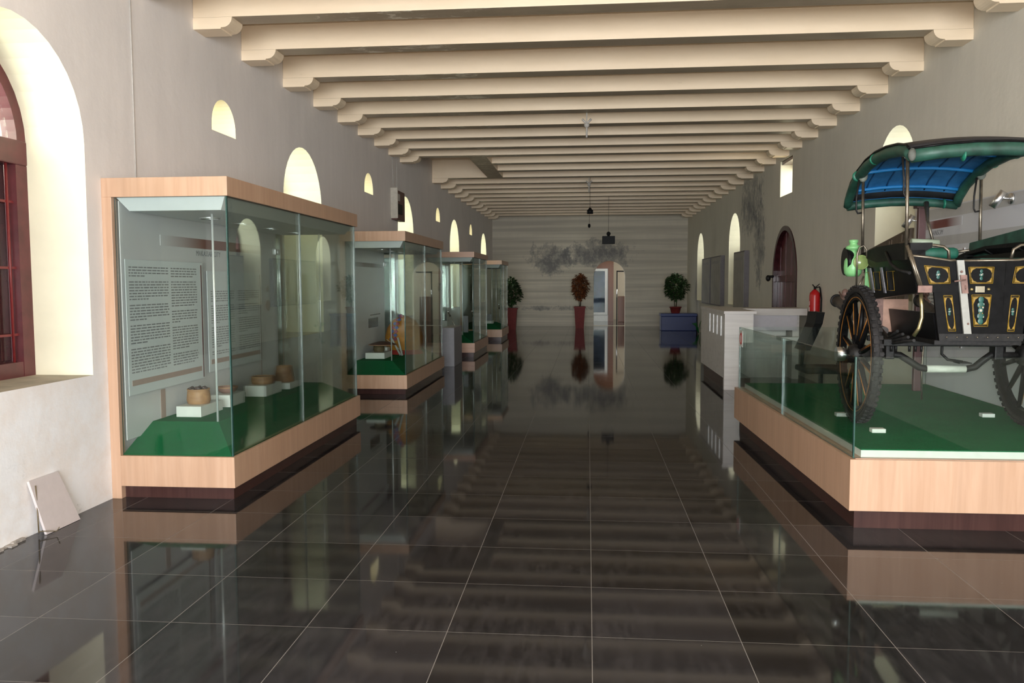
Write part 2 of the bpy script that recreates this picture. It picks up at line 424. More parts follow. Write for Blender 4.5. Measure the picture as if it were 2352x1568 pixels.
    def build(s, name, mat=None, parent=None, label=None, fixn=True, origin=None):
        bm = s.bm
        if fixn: bmesh.ops.recalc_face_normals(bm, faces=bm.faces[:])
        mats = s.mats if s.mats else [mat]
        if parent is not None and origin is None:
            off = parent.matrix_world_loc if False else Vector(parent.get('_o', (0, 0, 0)))
        elif origin is not None: off = Vector(origin)
        else:
            xs = [v.co for v in bm.verts]
            off = Vector((sum((min(v[i] for v in xs), max(v[i] for v in xs)))/2 for i in (0, 1))) if False else \
                Vector(((min(v.x for v in xs)+max(v.x for v in xs))/2, (min(v.y for v in xs)+max(v.y for v in xs))/2, min(v.z for v in xs)))
        if parent is None or parent.get('_abs', 1):
            bmesh.ops.translate(bm, verts=bm.verts[:], vec=-off)
        me = bpy.data.meshes.new(name); bm.to_mesh(me); bm.free()
        for m_ in mats: me.materials.append(m_ or mat)
        o = bpy.data.objects.new(name, me); COL.objects.link(o)
        if parent is not None:
            o.parent = parent
            o['_o'] = tuple(off)
            o['_abs'] = parent.get('_abs', 1)
            if origin is not None: o.location = Vector(origin)-Vector(parent.get('_o', (0, 0, 0)))
        else:
            o.location = off; o['_o'] = tuple(off); o['_abs'] = 1
        if label: o['label'] = label
        return o
def tag(o, label, cat, group=None, kind=None):
    if label: o['label'] = label
    if cat: o['category'] = cat
    if group: o['group'] = group
    if kind: o['kind'] = kind
    return o
def thing(name, loc, label, cat, group=None, rotz=0.0, local=False):
    o = bpy.data.objects.new(name, None); COL.objects.link(o); o.location = loc; o.rotation_euler = (0, 0, rotz)
    o['_o'] = tuple(loc) if not local else (0.0, 0.0, 0.0); o['_abs'] = 1
    o.empty_display_size = 0.1
    return tag(o, label, cat, group)
def struct(name, mb, mat=None, parent=None):
    o = mb.build(name, mat, parent)
    if parent is None: o['kind'] = 'structure'
    return o

# ------------------------------------------------------------------ room shell
b = MB(); b.box((XL-0.6, YB-4, -0.12), (XR+0.6, YE+6, 0.0)); struct('floor', b, M_FLOOR)
b = MB(); b.box((XL-0.6, YB, ZC), (XR+0.6, YE+0.5, ZC+0.1)); struct('ceiling', b, M_CEIL)

def arch_pts(c, hw, z0, ztop, n=18):
    zs = ztop-hw
    p = [(c-hw, z0), (c+hw, z0)]
    for i in range(n+1):
        a = PI*i/n; p.append((c+hw*math.cos(a), zs+hw*math.sin(a)))
    return p
def holed_wall(name, outer, holes, plane, d0, d1, mat, rev, sill=None):
    """plane 'X': poly coords are (y,z), the slab runs d0..d1 along x; plane 'Y': (x,z)"""
    cu = bpy.data.curves.new('tmp', 'CURVE'); cu.dimensions = '2D'; cu.fill_mode = 'BOTH'
    for poly in [outer]+holes:
        sp = cu.splines.new('POLY'); sp.points.add(len(poly)-1)
        for q, (a, z) in zip(sp.points, poly): q.co = (a, z, 0, 1)
        sp.use_cyclic_u = True
    to = bpy.data.objects.new('tmp', cu); COL.objects.link(to)
    bpy.context.view_layer.update()
    me = bpy.data.meshes.new_from_object(to.evaluated_get(bpy.context.evaluated_depsgraph_get()))
    bpy.data.objects.remove(to); bpy.data.curves.remove(cu)
    bm = bmesh.new(); bm.from_mesh(me); bpy.data.meshes.remove(me)
    bmesh.ops.remove_doubles(bm, verts=bm.verts[:], dist=1e-5)
    f0 = bm.faces[:]
    r = bmesh.ops.extrude_face_region(bm, geom=f0)
    nv = [g for g in r['geom'] if isinstance(g, bmesh.types.BMVert)]
    bmesh.ops.translate(bm, verts=nv, vec=(0, 0, 1))
    for v in bm.verts:
        a, z, t = v.co
        d = d0 if t < 0.5 else d1
        v.co = (d, a, z) if plane == 'X' else (a, d, z)
    bmesh.ops.recalc_face_normals(bm, faces=bm.faces[:])
    ax = 0 if plane == 'X' else 1
    for f in bm.faces:
        if abs(f.normal[ax]) > 0.5: f.material_index = 0
        else:
            f.material_index = 1; f.smooth = False
            if f.normal.z > 0.9 and sill: f.material_index = 2
    mb = MB(); mb.bm.free(); mb.bm = bm; mb.mats = [mat, rev]+([sill] if sill else [])
    o = mb.build(name, None, None, fixn=False); o['kind'] = 'structure'; return o
holes = [arch_pts(c, hw, 0.89, 3.08) for c, hw in LWIN]
holes += [arch_pts(c, 0.25, 2.865, 3.17) for c in LVENT]
wall_l = holed_wall('wall_left', [(YB, 0), (YE, 0), (YE, ZC), (YB, ZC)], holes, 'X', XL, XL-WT, M_WL, M_REV, M_SILL)
holes = [arch_pts(RWIN[0][0], RWIN[0][1], 0.9, 3.22), arch_pts(RWIN[1][0], RWIN[1][1], 0.97, 3.10), arch_pts(RWIN[2][0], RWIN[2][1], 0.95, 2.98),
         [(14.35, 3.0), (15.22, 3.0), (15.22, 3.62), (14.35, 3.62)], arch_pts(14.77, 0.87, 0.002, 2.47)]
wall_r = holed_wall('wall_right', [(YB, 0), (YE, 0), (YE, ZC), (YB, ZC)], holes, 'X', XR, XR+WT, M_WR, M_REV)
wall_e = holed_wall('wall_back', [(XL-0.4, 0), (XR+0.4, 0), (XR+0.4, ZC), (XL-0.4, ZC)], [arch_pts(0.745, 0.54, 0.002, 2.25)], 'Y', YE, YE+0.3, M_WE, M_CREAM)

# windows, left wall: closed shutters behind bars below, open fanlight above
def left_window(i, c, hw):
    x = XL-0.47 if i == 1 else XL-WT+0.03
    zt = 3.08; zs = zt-hw; zb = 0.89
    b = MB()
    xi, xo = x+0.06, x-0.04
    # outer casing
    b.box((xo, c-hw, zb), (xi, c-hw+0.11, zs-0.1401)); b.box((xo, c+hw-0.11, zb), (xi, c+hw, zs-0.1401))
    b.box((xo+0.004, c-hw+0.1101, zb), (xi-0.003, c+hw-0.1101, zb+0.10)); b.box((xo-0.002, c-hw, zs-0.14), (xi+0.008, c+hw, zs+0.02), None, 0.01)
    R0, R1 = hw, hw-0.085; n = 24
    for k in range(n):
        a0, a1 = PI*k/n, PI*(k+1)/n
        q = [(c+R*math.cos(a), zs+R*math.sin(a)) for a in (a0, a1) for R in (R0, R1)]
        b.hexa([(xo, *q[0]), (xi, *q[0]), (xi, *q[1]), (xo, *q[1]), (xo, *q[2]), (xi, *q[2]), (xi, *q[3]), (xo, *q[3])])
    root = struct('window_%d' % i, b, M_MAROON)
    b = MB(); b.box((x-0.02, c-0.022, zs), (x+0.02, c+0.022, zt-0.09)); b.build('mullion', M_MAROON, root)
    b = MB(); yy = [c+(hw-0.09)*math.cos(PI*k/20) for k in range(21)]
    pts = [(c+(hw-0.085)*math.cos(PI*k/20), zs+(hw-0.085)*math.sin(PI*k/20)) for k in range(21)]
    b.prism(pts, 'X', x-0.006, x); b.build('fanlight_pane', M_WGLASS, root)
    for sgn, nm in ((-1, 'shutter'), (1, 'shutter')):
        y0 = c if sgn > 0 else c-hw+0.12; y1 = c+hw-0.12 if sgn > 0 else c
        b = MB(); b.box((x-0.035, y0+0.01, zb+0.10), (x-0.01, y1-0.01, zs-0.14))
        for k in range(5):
            ya = y0+0.02+(y1-y0-0.04)*k/5
            b.box((x-0.012, ya, zb+0.11), (x-0.004, ya+(y1-y0)/5-0.018, zs-0.15), None, 0.003)
        b.build(nm, M_MAROON2, root)
    b = MB()
    for k in range(7):
        y = c-hw+0.17+(2*hw-0.34)*k/6; b.tube([(x+0.035, y, zb+0.09), (x+0.035, y, zs-0.13)], 0.009, n=8)
    for z in (zb+0.28, zb+0.72, zb+1.15): b.box((x+0.028, c-hw+0.1, z-0.008), (x+0.034, c+hw-0.1, z+0.008))
    b.build('window_bars', M_REDBAR, root)
    return root
for i, (c, hw) in enumerate(LWIN): left_window(i+1, c, hw)
def right_window(i, c, hw, zb, zt):
    x = XR+WT-0.03; zs = zt-hw; b = MB()
    b.box((x-0.05, c-hw, zb), (x+0.03, c-hw+0.07, zs-0.0701)); b.box((x-0.05, c+hw-0.07, zb), (x+0.03, c+hw, zs-0.0701))
    b.box((x-0.048, c-hw+0.0701, zb), (x+0.028, c+hw-0.0701, zb+0.08)); b.box((x-0.06, c-hw, zs-0.07), (x+0.03, c+hw, zs+0.02))
    n = 22
    for k in range(n):
        a0, a1 = PI*k/n, PI*(k+1)/n
        q = [(c+R*math.cos(a), zs+R*math.sin(a)) for a in (a0, a1) for R in (hw, hw-0.06)]
        b.hexa([(x-0.05, *q[0]), (x+0.03, *q[0]), (x+0.03, *q[1]), (x-0.05, *q[1]), (x-0.05, *q[2]), (x+0.03, *q[2]), (x+0.03, *q[3]), (x-0.05, *q[3])])
    root = struct('window_%d' % i, b, M_MAROON)
    b = MB(); b.prism([(c+(hw-0.06)*math.cos(PI*k/20), zs+(hw-0.06)*math.sin(PI*k/20)) for k in range(21)], 'X', x, x+0.006)
    b.build('fanlight_pane', M_WGLASS, root)
    for y0, y1 in ((c-hw+0.07, c-0.005), (c+0.005, c+hw-0.07)):
        b = MB(); b.box((x-0.01, y0, zb+0.08), (x+0.02, y1, zs-0.07)); 
        for k in range(4):
            ya = y0+0.01+(y1-y0-0.02)*k/4; b.box((x-0.018, ya, zb+0.09), (x-0.008, ya+(y1-y0)/4-0.015, zs-0.08))
        b.build('shutter', M_MAROON2, root)
right_window(6, *RWIN[0], 0.90, 3.22); right_window(7, *RWIN[1], 0.97, 3.10); right_window(8, *RWIN[2], 0.95, 2.98)

# arched plank door in the right wall
b = MB(); c, hw = 14.77, 0.87
xf = XR+0.07
zs = 1.60
n = 24
for k in range(n):
    a0, a1 = PI*k/n, PI*(k+1)/n
    q = [(c+R*math.cos(a), zs+R*math.sin(a)) for a in (a0, a1) for R in (hw, hw-0.08)]
    b.hexa([(xf-0.09, *q[0]), (xf+0.06, *q[0]), (xf+0.06, *q[1]), (xf-0.09, *q[1]), (xf-0.09, *q[2]), (xf+0.06, *q[2]), (xf+0.06, *q[3]), (xf-0.09, *q[3])])
b.box((xf-0.09, c-hw, 0), (xf+0.06, c-hw+0.08, zs)); b.box((xf-0.09, c+hw-0.08, 0), (xf+0.06, c+hw, zs))
door = struct('door_1', b, M_MAROON2)
for y0, y1 in ((c-hw+0.08, c-0.006), (c+0.006, c+hw-0.08)):
    b = MB(); npk = 4
    for k in range(npk):
        ya = y0+(y1-y0)*k/npk; yb = y0+(y1-y0)*(k+1)/npk-0.012
        poly = [(ya, 0.01), (yb, 0.01)]
        for j in range(5):
            yy = yb+(ya-yb)*j/4; d = min(abs(yy-c), hw-0.081)
            poly.append((yy, zs+math.sqrt(max(0, (hw-0.08)**2-d*d))))
        b.prism(poly, 'X', xf-0.005-0.006*(k % 2), xf+0.05)
    leaf = b.build('door_leaf', M_MAROON, door)
    b = MB(); b.box((xf-0.04, y0+0.02, 1.50), (xf-0.005, y1-0.02, 1.62), None, 0.008); b.box((xf-0.04, y0+0.02, 0.40), (xf-0.005, y1-0.02, 0.52), None, 0.008)
    b.build('ledge_rail', M_MAROON, leaf)
b = MB(); b.tube([(xf-0.1, c+0.76, 1.60), (xf-0.15, c+0.86, 1.60)], 0.025); b.sphere((xf-0.16, c+0.88, 1.57), 0.045, sc=(1, 1, 1.3))
b.build('door_bolt', M_BLACKM, door)
# wooden lintel in the rectangular niche
b = MB(); b.box((XR+0.02, 14.36, 3.56), (XR+WT-0.02, 15.21, 3.618)); b.box((XR+0.30, 14.36, 3.44), (XR+0.38, 15.21, 3.56)); struct('trim_60', b, M_MAROON2)

# conduit and crack lines on the walls
b = MB(); b.tube([(XL+0.004, 5.885, 2.24), (XL+0.004, 5.885, ZC)], 0.005, n=6); struct('trim_61', b, M_WIRE)
b = MB(); b.tube([(XL+0.006, 14.05, 3.11), (XL+0.006, 14.0, 3.66)], 0.006, n=6); b.tube([(XL+0.006, 14.33, 3.1), (XL+0.006, 14.33, 3.66)], 0.006, n=6)
struct('trim_62', b, M_WIRE)

# ceiling beams on corbels
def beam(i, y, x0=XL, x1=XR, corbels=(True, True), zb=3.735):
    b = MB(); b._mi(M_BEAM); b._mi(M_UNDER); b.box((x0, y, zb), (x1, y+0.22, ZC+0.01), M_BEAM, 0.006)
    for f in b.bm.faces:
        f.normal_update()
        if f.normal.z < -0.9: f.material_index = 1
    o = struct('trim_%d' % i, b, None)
    for side, on in zip((1, -1), corbels):
        if not on: continue
        xw = x0 if side > 0 else x1
        L, H, r = 0.34, 0.095, 0.075
        pl = [(0, 0.0), (0, -H), (L-r*1.35, -H), (L-r*1.30, -H+0.012)]
        for k in range(7):
            a = -PI/2+PI/2*k/6; pl.append((L-r*1.1+r*1.1*math.cos(a), -H+0.012+(H-0.012)*(1+math.sin(a))))
        b = MB(); b.prism([(xw+side*p, zb+q) for p, q in pl], 'Y', y+0.001, y+0.219)
        b.build('corbel', M_BEAM, o)
    return o
BY = [4.9, 5.88, 6.87, 7.85, 8.94, 9.95, 10.93, 11.9, 12.83, 13.75, 14.6, 15.6, 16.6, 17.67]
y = 18.72
while y < 28.6: BY.append(y); y += 0.995
for i, y in enumerate(BY):
    if abs(y-15.6) < 0.05 or abs(y-16.6) < 0.05: beam(i+1, y, -1.80, XR, (False, True))
    else: beam(i+1, y)
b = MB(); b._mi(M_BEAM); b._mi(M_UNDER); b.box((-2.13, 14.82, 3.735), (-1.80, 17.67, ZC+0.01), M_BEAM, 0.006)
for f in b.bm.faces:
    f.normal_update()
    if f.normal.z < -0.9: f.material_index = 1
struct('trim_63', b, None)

# room seen through the end arch
b = MB(); b.box((-1.6, 34.2, 0), (3.6, 34.35, 3.4)); struct('wall_far', b, M_CREAM)
b = MB(); b.box((3.4, YE+0.3, 0), (3.55, 34.2, 3.4)); struct('wall_side', b, M_CREAM)
b = MB(); b.box((-1.6, YE+0.3, 3.4), (3.6, 34.35, 3.5)); struct('trim_64', b, M_CREAM)
b = MB()
X0, Yp = 0.62, 32.6
for a, c_ in (((-1.0, 2.05), (1.0, 3.2)), ((0.79, 0.0), (1.0, 2.05)), ((-1.0, 0.0), (0.0, 2.05))):
    b.box((a[0], Yp, a[1]), (c_[0], Yp+0.12, c_[1]))
part = b.build('wood_partition', M_TERRAWOOD); tag(part, 'orange brown wooden partition seen through the arch in the end wall', 'partition')
b = MB()
for a, c_ in (((0.11, 0.245), (0.67, 0.34)), ((0.11, 1.95), (0.67, 2.045)), ((0.012, 0.245), (0.1099, 2.045)), ((0.6701, 0.245), (0.778, 2.045))):
    b.box((a[0], Yp-0.02, a[1]), (c_[0], Yp+0.06, c_[1]))
wf = struct('window_9', b, M_WHITE)
b = MB(); b.box((0.11, Yp+0.02, 0.34), (0.67, Yp+0.026, 1.95)); b.build('pane', glass_mat('antireflective_glass', (0.9, 0.93, 0.95), 0.08), wf)
b = MB(); b.box((0.0, Yp-0.0, 0.0), (0.79, Yp+0.08, 0.24)); tag(b.build('window_apron', M_WHITE), 'white apron panel under the window in the room beyond the arch', 'panel')
def outmat():
    m, n, l, bb = nt('garden_wall_shade', 0.8, 0.2)
    f = noise(n, l, pos(n, l), 1.8, 6, 0.6)
    l.new(ramp(n, l, f, [(0.35, (0.006, 0.010, 0.014)), (0.55, (0.02, 0.032, 0.055)), (0.72, (0.12, 0.15, 0.19))]), bb.inputs['Base Color']); return m
b = MB(); b.box((-0.9, 34.0, 0.0), (0.92, 34.1, 2.6)); tag(b.build('painted_screen', outmat()), 'mottled blue and white surface seen behind the window glass beyond the arch', 'screen')
b = MB(); b.box((1.16, 31.8, 0.0), (1.62, 32.15, 0.98), None, 0.01); cab = tag(b.build('wood_cabinet', M_TERRAWOOD), 'low reddish brown cabinet standing at right behind the end arch', 'cabinet')
b = MB(); b.box((1.08, 31.6, 0), (1.12, 31.64, 1.95)); b.box((1.08, 31.6, 1.9), (1.7, 31.64, 1.95)); r_ = b.build('glass_door_frame', M_BLACKM)
tag(r_, 'thin dark glass door frame standing in the end arch at its right', 'door frame')
b = MB(); b.tube([(1.10, 31.55, 0.95), (1.10, 31.55, 1.25)], 0.018); b.build('handle', M_CHROME, r_)

# ------------------------------------------------------------------ showcases
random.seed(7)
def pane(parent, a, c, thin, edge=None, name='glass_pane'):
    """glass sheet as a box with its cut edges in solid green; thin = axis index of the thickness"""
    b = MB(); b._mi(M_GLASS); b._mi(edge or M_GEDGE)
    b.box(a, c)
    for f in b.bm.faces:
        f.normal_update()
        f.material_index = 0 if abs(f.normal[thin]) > 0.5 else 1
    return b.build(name, None, parent)
def text_block(parent, x, y0, y1, z1, z0, lh, seed, mat):
    """paragraphs of word-like dashes, one object per paragraph"""
    rnd = random.Random(seed); z = z1; k = 0
    para = rnd.randint(4, 7); b = MB()
    while z > z0:
        if k == para:
            b.build('printed_text', mat, parent, fixn=False); b = MB()
            z -= lh*1.1; k = 0; para = rnd.randint(5, 10)
        yy = y0; end = y1 if k < para-1 else y0+(y1-y0)*rnd.uniform(0.3, 0.9)
        while yy < end-0.012:
            wl = min(rnd.uniform(0.02, 0.075), end-yy)
            b.face([(x, yy, z), (x, yy+wl, z), (x, yy+wl, z-lh*0.42), (x, yy, z-lh*0.42)])
            yy += wl+0.010
        z -= lh; k += 1
    if len(b.bm.faces): b.build('printed_text', mat, parent, fixn=False)
def gradient_strip(name, ax, a, bnd, col, base):
    m, n, l, bb = nt(name, 0.35, 0.5)
    xyz = sepz(n, l); t = math_(n, l, 'DIVIDE', math_(n, l, 'SUBTRACT', xyz[ax], a), bnd-a)
    k = ramp(n, l, t, [(0.0, 0), (0.35, 1), (0.65, 1), (1.0, 0)])
    l.new(mix(n, l, k, base, col), bb.inputs['Base Color']); return m
def lettering(parent, txt, loc, rot, size, mat, shear=0.0):
    cu = bpy.data.curves.new('lettering', 'FONT'); cu.body = txt; cu.size = size; cu.extrude = 0.0008; cu.shear = shear
    to = bpy.data.objects.new('tmp', cu); COL.objects.link(to); bpy.context.view_layer.update()
    me = bpy.data.meshes.new_from_object(to.evaluated_get(bpy.context.evaluated_depsgraph_get()))
    bpy.data.objects.remove(to)
    me.materials.clear(); me.materials.append(mat)
    o = bpy.data.objects.new('lettering', me); COL.objects.link(o); o.parent = parent
    o.location = Vector(loc)-Vector(parent['_o']); o.rotation_euler = rot; return o
def showcase(name, label, y0, y1, xr, zf0, zf1, zr0, zr1, plat, seam, backend, hinge, wood=None, edge_far=None):
    wood = wood or M_WOOD
    xl = XL
    root = thing(name, ((xl+xr)/2, (y0+y1)/2, 0), label, 'display case', 'glass showcases along the left wall')
    b = MB(); b.box((xl+0.07, y0+0.05, 0), (xr-0.03, y1-0.05, zf0)); b.build('plinth', M_PLINTH, root)
    b = MB(); b.box((xl+0.07, y0, zf0), (xr, y1, zf1), None, 0.002); b.build('base', wood, root)
    b = MB(); b.box((xl-0.0, y0, zr0), (xr, y1, zr1), None, 0.002); b.build('roof', wood, root)
    for yy in (y0, y1-0.06):
        b = MB(); b.box((xl, yy, 0), (xl+0.07, yy+0.06, zr0), None, 0.002); b.build('post', wood, root)
    # carpeted stand and white ceiling tray
    b = MB(); b.frustum((xl+0.07, xr-0.03, y0+0.03, y1-0.03), zf1, (xl+0.07, xr-0.30, y0+0.42, y1-0.32), plat); b.build('carpeted_stand', M_CARPET, root)
    b = MB(); b.frustum((xl+0.13, xr-0.10, y0+0.12, y1-0.12), zr0-0.085, (xl+0.08, xr-0.04, y0+0.05, y1-0.05), zr0); tr = b.build('ceiling_tray', M_TRAY, root)
    k = 0
    for q in (0.25, 0.45, 0.65, 0.85):
        b = MB(); yy = y0+(y1-y0)*q; b.torus(((xl+xr)/2-0.05, yy, zr0-0.086), 0.075, 0.008, 'Z', n=24, k=6); b.build('downlight_ring', M_CHROME, tr)
    zt = zr0-0.085
    for (xx, yy) in ((xr-0.31, y0+0.43), (xr-0.31, y1-0.33)):
        b = MB(); b.tube([(xx, yy, plat), (xx, yy, zt)], 0.0085, n=12); b.build('steel_rod', M_ROD, root)
    g = 0.009; xo = xr-0.024; za, zb = zf1, zr0
    pane(root, (xl+0.075, y0+0.03, za), (xo, y0+0.03+g, zb), 1)
    b = MB(); b.box((xo-0.001, y0+0.027, za), (xo+0.006, y0+0.045, zb)); b.build('corner_seal', M_GEDGE, root)
    for ya, yb in ((y0+0.03+g+0.001, seam-0.001), (seam+0.001, y1-0.03-g-0.001)):
        pane(root, (xo-g, ya, za), (xo, yb, zb), 0, M_GEDGE3)
    pane(root, (xl+0.075, y1-0.03-g, za), (xo, y1-0.03, zb), 1, M_GEDGE2)
    # printed back, then a bare glass door in front of the window
    b = MB(); b.box((xl+0.078, y0+0.07, plat-0.08), (xl+0.085, backend, zr0-0.02)); back = b.build('printed_backdrop', M_PRINT, root)
    pane(root, (xl+0.07, backend+0.02, zf1+0.02), (xl+0.08, y1-0.08, zr0-0.02), 0, None, 'glass_door')
    for z in (hinge,):
        b = MB(); b.box((xl+0.085, backend-0.05, z-0.03), (xl+0.098, backend+0.005, z+0.03), None, 0.004); b.box((xl+0.085, backend+0.025, z-0.03), (xl+0.098, backend+0.09, z+0.03), None, 0.004)
        b.tube([(xl+0.10, backend+0.012, z-0.032), (xl+0.10, backend+0.012, z+0.032)], 0.008)
        b.build('hinge', M_CHROME, root)
    return root, back
c1, back1 = showcase('glass_showcase', 'nearest beech framed glass showcase, with rattan baskets on white blocks', 5.44, 8.62, -2.426, 0.09, 0.305, 2.095, 2.225, 0.48, 6.93, 8.40, 1.83)
c2, back2 = showcase('glass_showcase', 'second glass showcase from the front, holding a yellow domed saddle cover', 10.92, 13.85, -2.425, 0.075, 0.262, 2.065, 2.197, 0.42, 12.4, 13.0, 1.80)
c3, back3 = showcase('glass_showcase', 'third glass showcase from the front, behind the grey plinth box', 16.6, 18.9, -2.28, 0.09, 0.285, 2.02, 2.13, 0.42, 17.7, 18.3, 1.75, wood=M_WOODH)
c4, back4 = showcase('glass_showcase', 'farthest and smallest looking glass showcase beside the tall red planter', 21.4, 23.2, -2.22, 0.09, 0.29, 1.98, 2.085, 0.42, 22.2, 22.7, 1.72)

def print_on(back, x, items):
    for nm, mat, fn in items:
        b = MB(); fn(b); b.build(nm, mat, back, fixn=False)
xs = XL+0.0865
# showcase 1 graphics
strip = gradient_strip('maroon_gradient_print', 'Y', 6.05, 8.1, (0.20, 0.07, 0.06), (0.60, 0.59, 0.60))
print_on(back1, xs, [('title_band', strip, lambda b: b.box((xs-0.001, 6.05, 1.795), (xs+0.001, 8.1, 1.875))),
    ('picture_print', M_TAN, lambda b: b.lathe([(0.001, 0), (0.05, 0.03), (0.07, 0.07), (0.03, 0.11), (0.001, 0.12)], (xs+0.001, 8.15, 1.22), n=14, sx=0.03)),
    ('picture_lid', M_TAN, lambda b: b.lathe([(0.035, 0), (0.035, 0.03), (0.001, 0.07)], (xs+0.001, 8.15, 1.42), n=14, sx=0.03)),
    ('picture_body', M_POSTER, lambda b: b.lathe([(0.035, 0), (0.04, 0.05), (0.025, 0.09)], (xs+0.001, 8.15, 1.335), n=14, sx=0.03))])
lettering(back1, 'MAKASSAR CITY', (xs+0.001, 6.62, 1.735), (PI/2, 0, PI/2), 0.062, M_TEXT, 0.0)
for (ya, yb, za, zb, cols, lab, lh) in ((5.50, 6.66, 0.715, 1.675, ((5.54, 6.09), (6.13, 6.55)), 'large', 0.0205), (6.74, 7.90, 0.75, 1.61, ((6.80, 7.27), (7.36, 7.84)), 'far', 0.0205)):
    b = MB(); b.box((xs+0.028, ya, za), (xs+0.032, yb, zb), None, 0.001); ps = b.build('text_panel', M_POSTER, back1)
    x = xs+0.0332
    for q, (p, s_) in enumerate(cols): text_block(ps, x, p, s_, zb-0.05-(0.12 if lab == 'far' else 0), za+0.15, lh, 11+q+int(ya*10), M_TEXT)
    b = MB(); b.box((x-0.001, ya+0.04, za+0.065), (x+0.0005, yb-0.06, za+0.105)); b.build('tan_stripe', M_TAN, ps)
    b = MB(); b.box((x-0.001, yb-0.035, za+0.01), (x+0.0005, yb-0.02, zb-0.02)); b.build('maroon_rule', M_MAROON, ps)
for q_ in ((5.98, 6.05, 0.70), (7.93, 7.96, 1.35)):
    b = MB(); b.box((xs-0.001, q_[0], 0.42), (xs+0.001, q_[1], q_[2])); b.build('printed_column', M_TAN, back1)
strip2 = gradient_strip('maroon_gradient_print_2', 'Y', 11.2, 12.9, (0.13, 0.06, 0.055), (0.45, 0.45, 0.46))
b = MB(); b.box((xs-0.001, 11.2, 1.74), (xs+0.001, 12.9, 1.80)); b.build('title_band', strip2, back2)
b = MB(); b.box((xs, 12.0, 0.84), (xs+0.004, 12.55, 0.98)); b.box((xs, 12.1, 1.02), (xs+0.003, 12.7, 1.035)); b.build('caption_plate', M_MAROON2, back2)
strip3 = gradient_strip('maroon_gradient_print_3', 'Y', 16.8, 18.2, (0.13, 0.06, 0.055), (0.45, 0.45, 0.46))
b = MB(); b.box((xs-0.001, 16.8, 1.7), (xs+0.001, 18.2, 1.76)); b.build('title_band', strip3, back3)

# exhibits of showcase 1
def block(x0, x1, y0, y1, z0, h, label):
    b = MB(); b.box((x0, y0, z0), (x1, y1, z0+h), None, 0.002)
    return tag(b.build('display_block', M_WHITE), label, 'display block', 'white display blocks in the showcases')
P1 = 0.4805
block(-3.150, -2.952, 6.05, 6.43, P1, 0.082, 'white display block nearest the front of the first showcase')
block(-3.118, -2.948, 6.56, 6.86, P1, 0.100, 'white display block carrying the shallow bowl')
block(-3.090, -2.893, 7.20, 7.58, P1, 0.098, 'white display block under the wide flat round basket')
block(-3.090, -2.868, 7.73, 8.05, P1, 0.060, 'white display block under the tapered basket')
def basket(name, prof, o, label, mat, cat='basket', ribs=True, contents=None):
    r = thing(name, o, label, cat, 'rattan baskets in the first showcase')
    b = MB(); n = 40
    rings = []
    full = []
    for (a, c_), (d, e) in zip(prof, prof[1:]):
        for t in range(4): full.append((a+(d-a)*t/4+0.0012*(1 if len(full) % 2 else -1), c_+(e-c_)*t/4))
    full.append(prof[-1])
    inner = [(max(0.002, a-0.006), max(0.006, c_)) for a, c_ in reversed(prof)]
    b.lathe(full+inner+[(0.001, 0.006)], o, n=n, caps=False)
    b.face([Vector(o)+Vector((prof[0][0]*math.cos(2*PI*k/n), prof[0][0]*math.sin(2*PI*k/n), 0)) for k in range(n)])
    b.build('woven_body', mat, r, fixn=True)
    b = MB(); b.torus((o[0], o[1], o[2]+prof[-1][1]), prof[-1][0]-0.002, 0.0045, 'Z', n=40, k=6); b.build('rim', M_BASKET, r)
    return r
basket('rattan_basket', [(0.082, 0), (0.09, 0.025), (0.088, 0.06), (0.083, 0.10), (0.085, 0.112)], (-3.055, 6.23, P1+0.0825), 'tall round rattan basket filled with dark nuts', M_BASKET)
rn = random.Random(3)
for k in range(26):
    a = rn.uniform(0, 2*PI); rr = 0.066*math.sqrt(rn.random()); zz = 0.112 + rn.uniform(-0.004, 0.014)
    b = MB(); b.sphere((-3.055+rr*math.cos(a), 6.23+rr*math.sin(a), P1+0.0825+zz), 0.0115, n=10, sc=(1, 1.2, 0.8))
    tag(b.build('dried_nut', simple('dried_nut_shell', (0.07, 0.045, 0.04), 0.6, var=0.4)), 'small dark dried nut heaped in the tall round rattan basket', 'nut', 'dried nuts in the tall round basket')
b = MB(); b.lathe([(0.001, 0.0), (0.066, 0.0), (0.070, 0.01), (0.070, 0.085), (0.001, 0.100)], (-3.055, 6.23, P1+0.094), n=20, caps=False)
tag(b.build('nut_heap', simple('dried_nut_shell', (0.07, 0.045, 0.04), 0.6)), 'dark heap of small nuts filling the tall round basket', 'nuts', kind='stuff')
basket('rattan_bowl', [(0.045, 0), (0.07, 0.016), (0.085, 0.042), (0.085, 0.05)], (-3.035, 6.71, P1+0.1005), 'shallow brown bowl on the second white block', simple('clay_brown', (0.24, 0.13, 0.10), 0.6), 'bowl')
basket('rattan_tray', [(0.098, 0), (0.108, 0.02), (0.108, 0.05), (0.104, 0.066)], (-2.99, 7.38, P1+0.0985), 'wide flat round rattan basket on the third block', M_BASKET2)
basket('rattan_basket', [(0.092, 0), (0.094, 0.03), (0.085, 0.09), (0.075, 0.15)], (-2.975, 7.88, P1+0.0605), 'tapered dark rattan basket narrowing to its top', M_BASKET2)

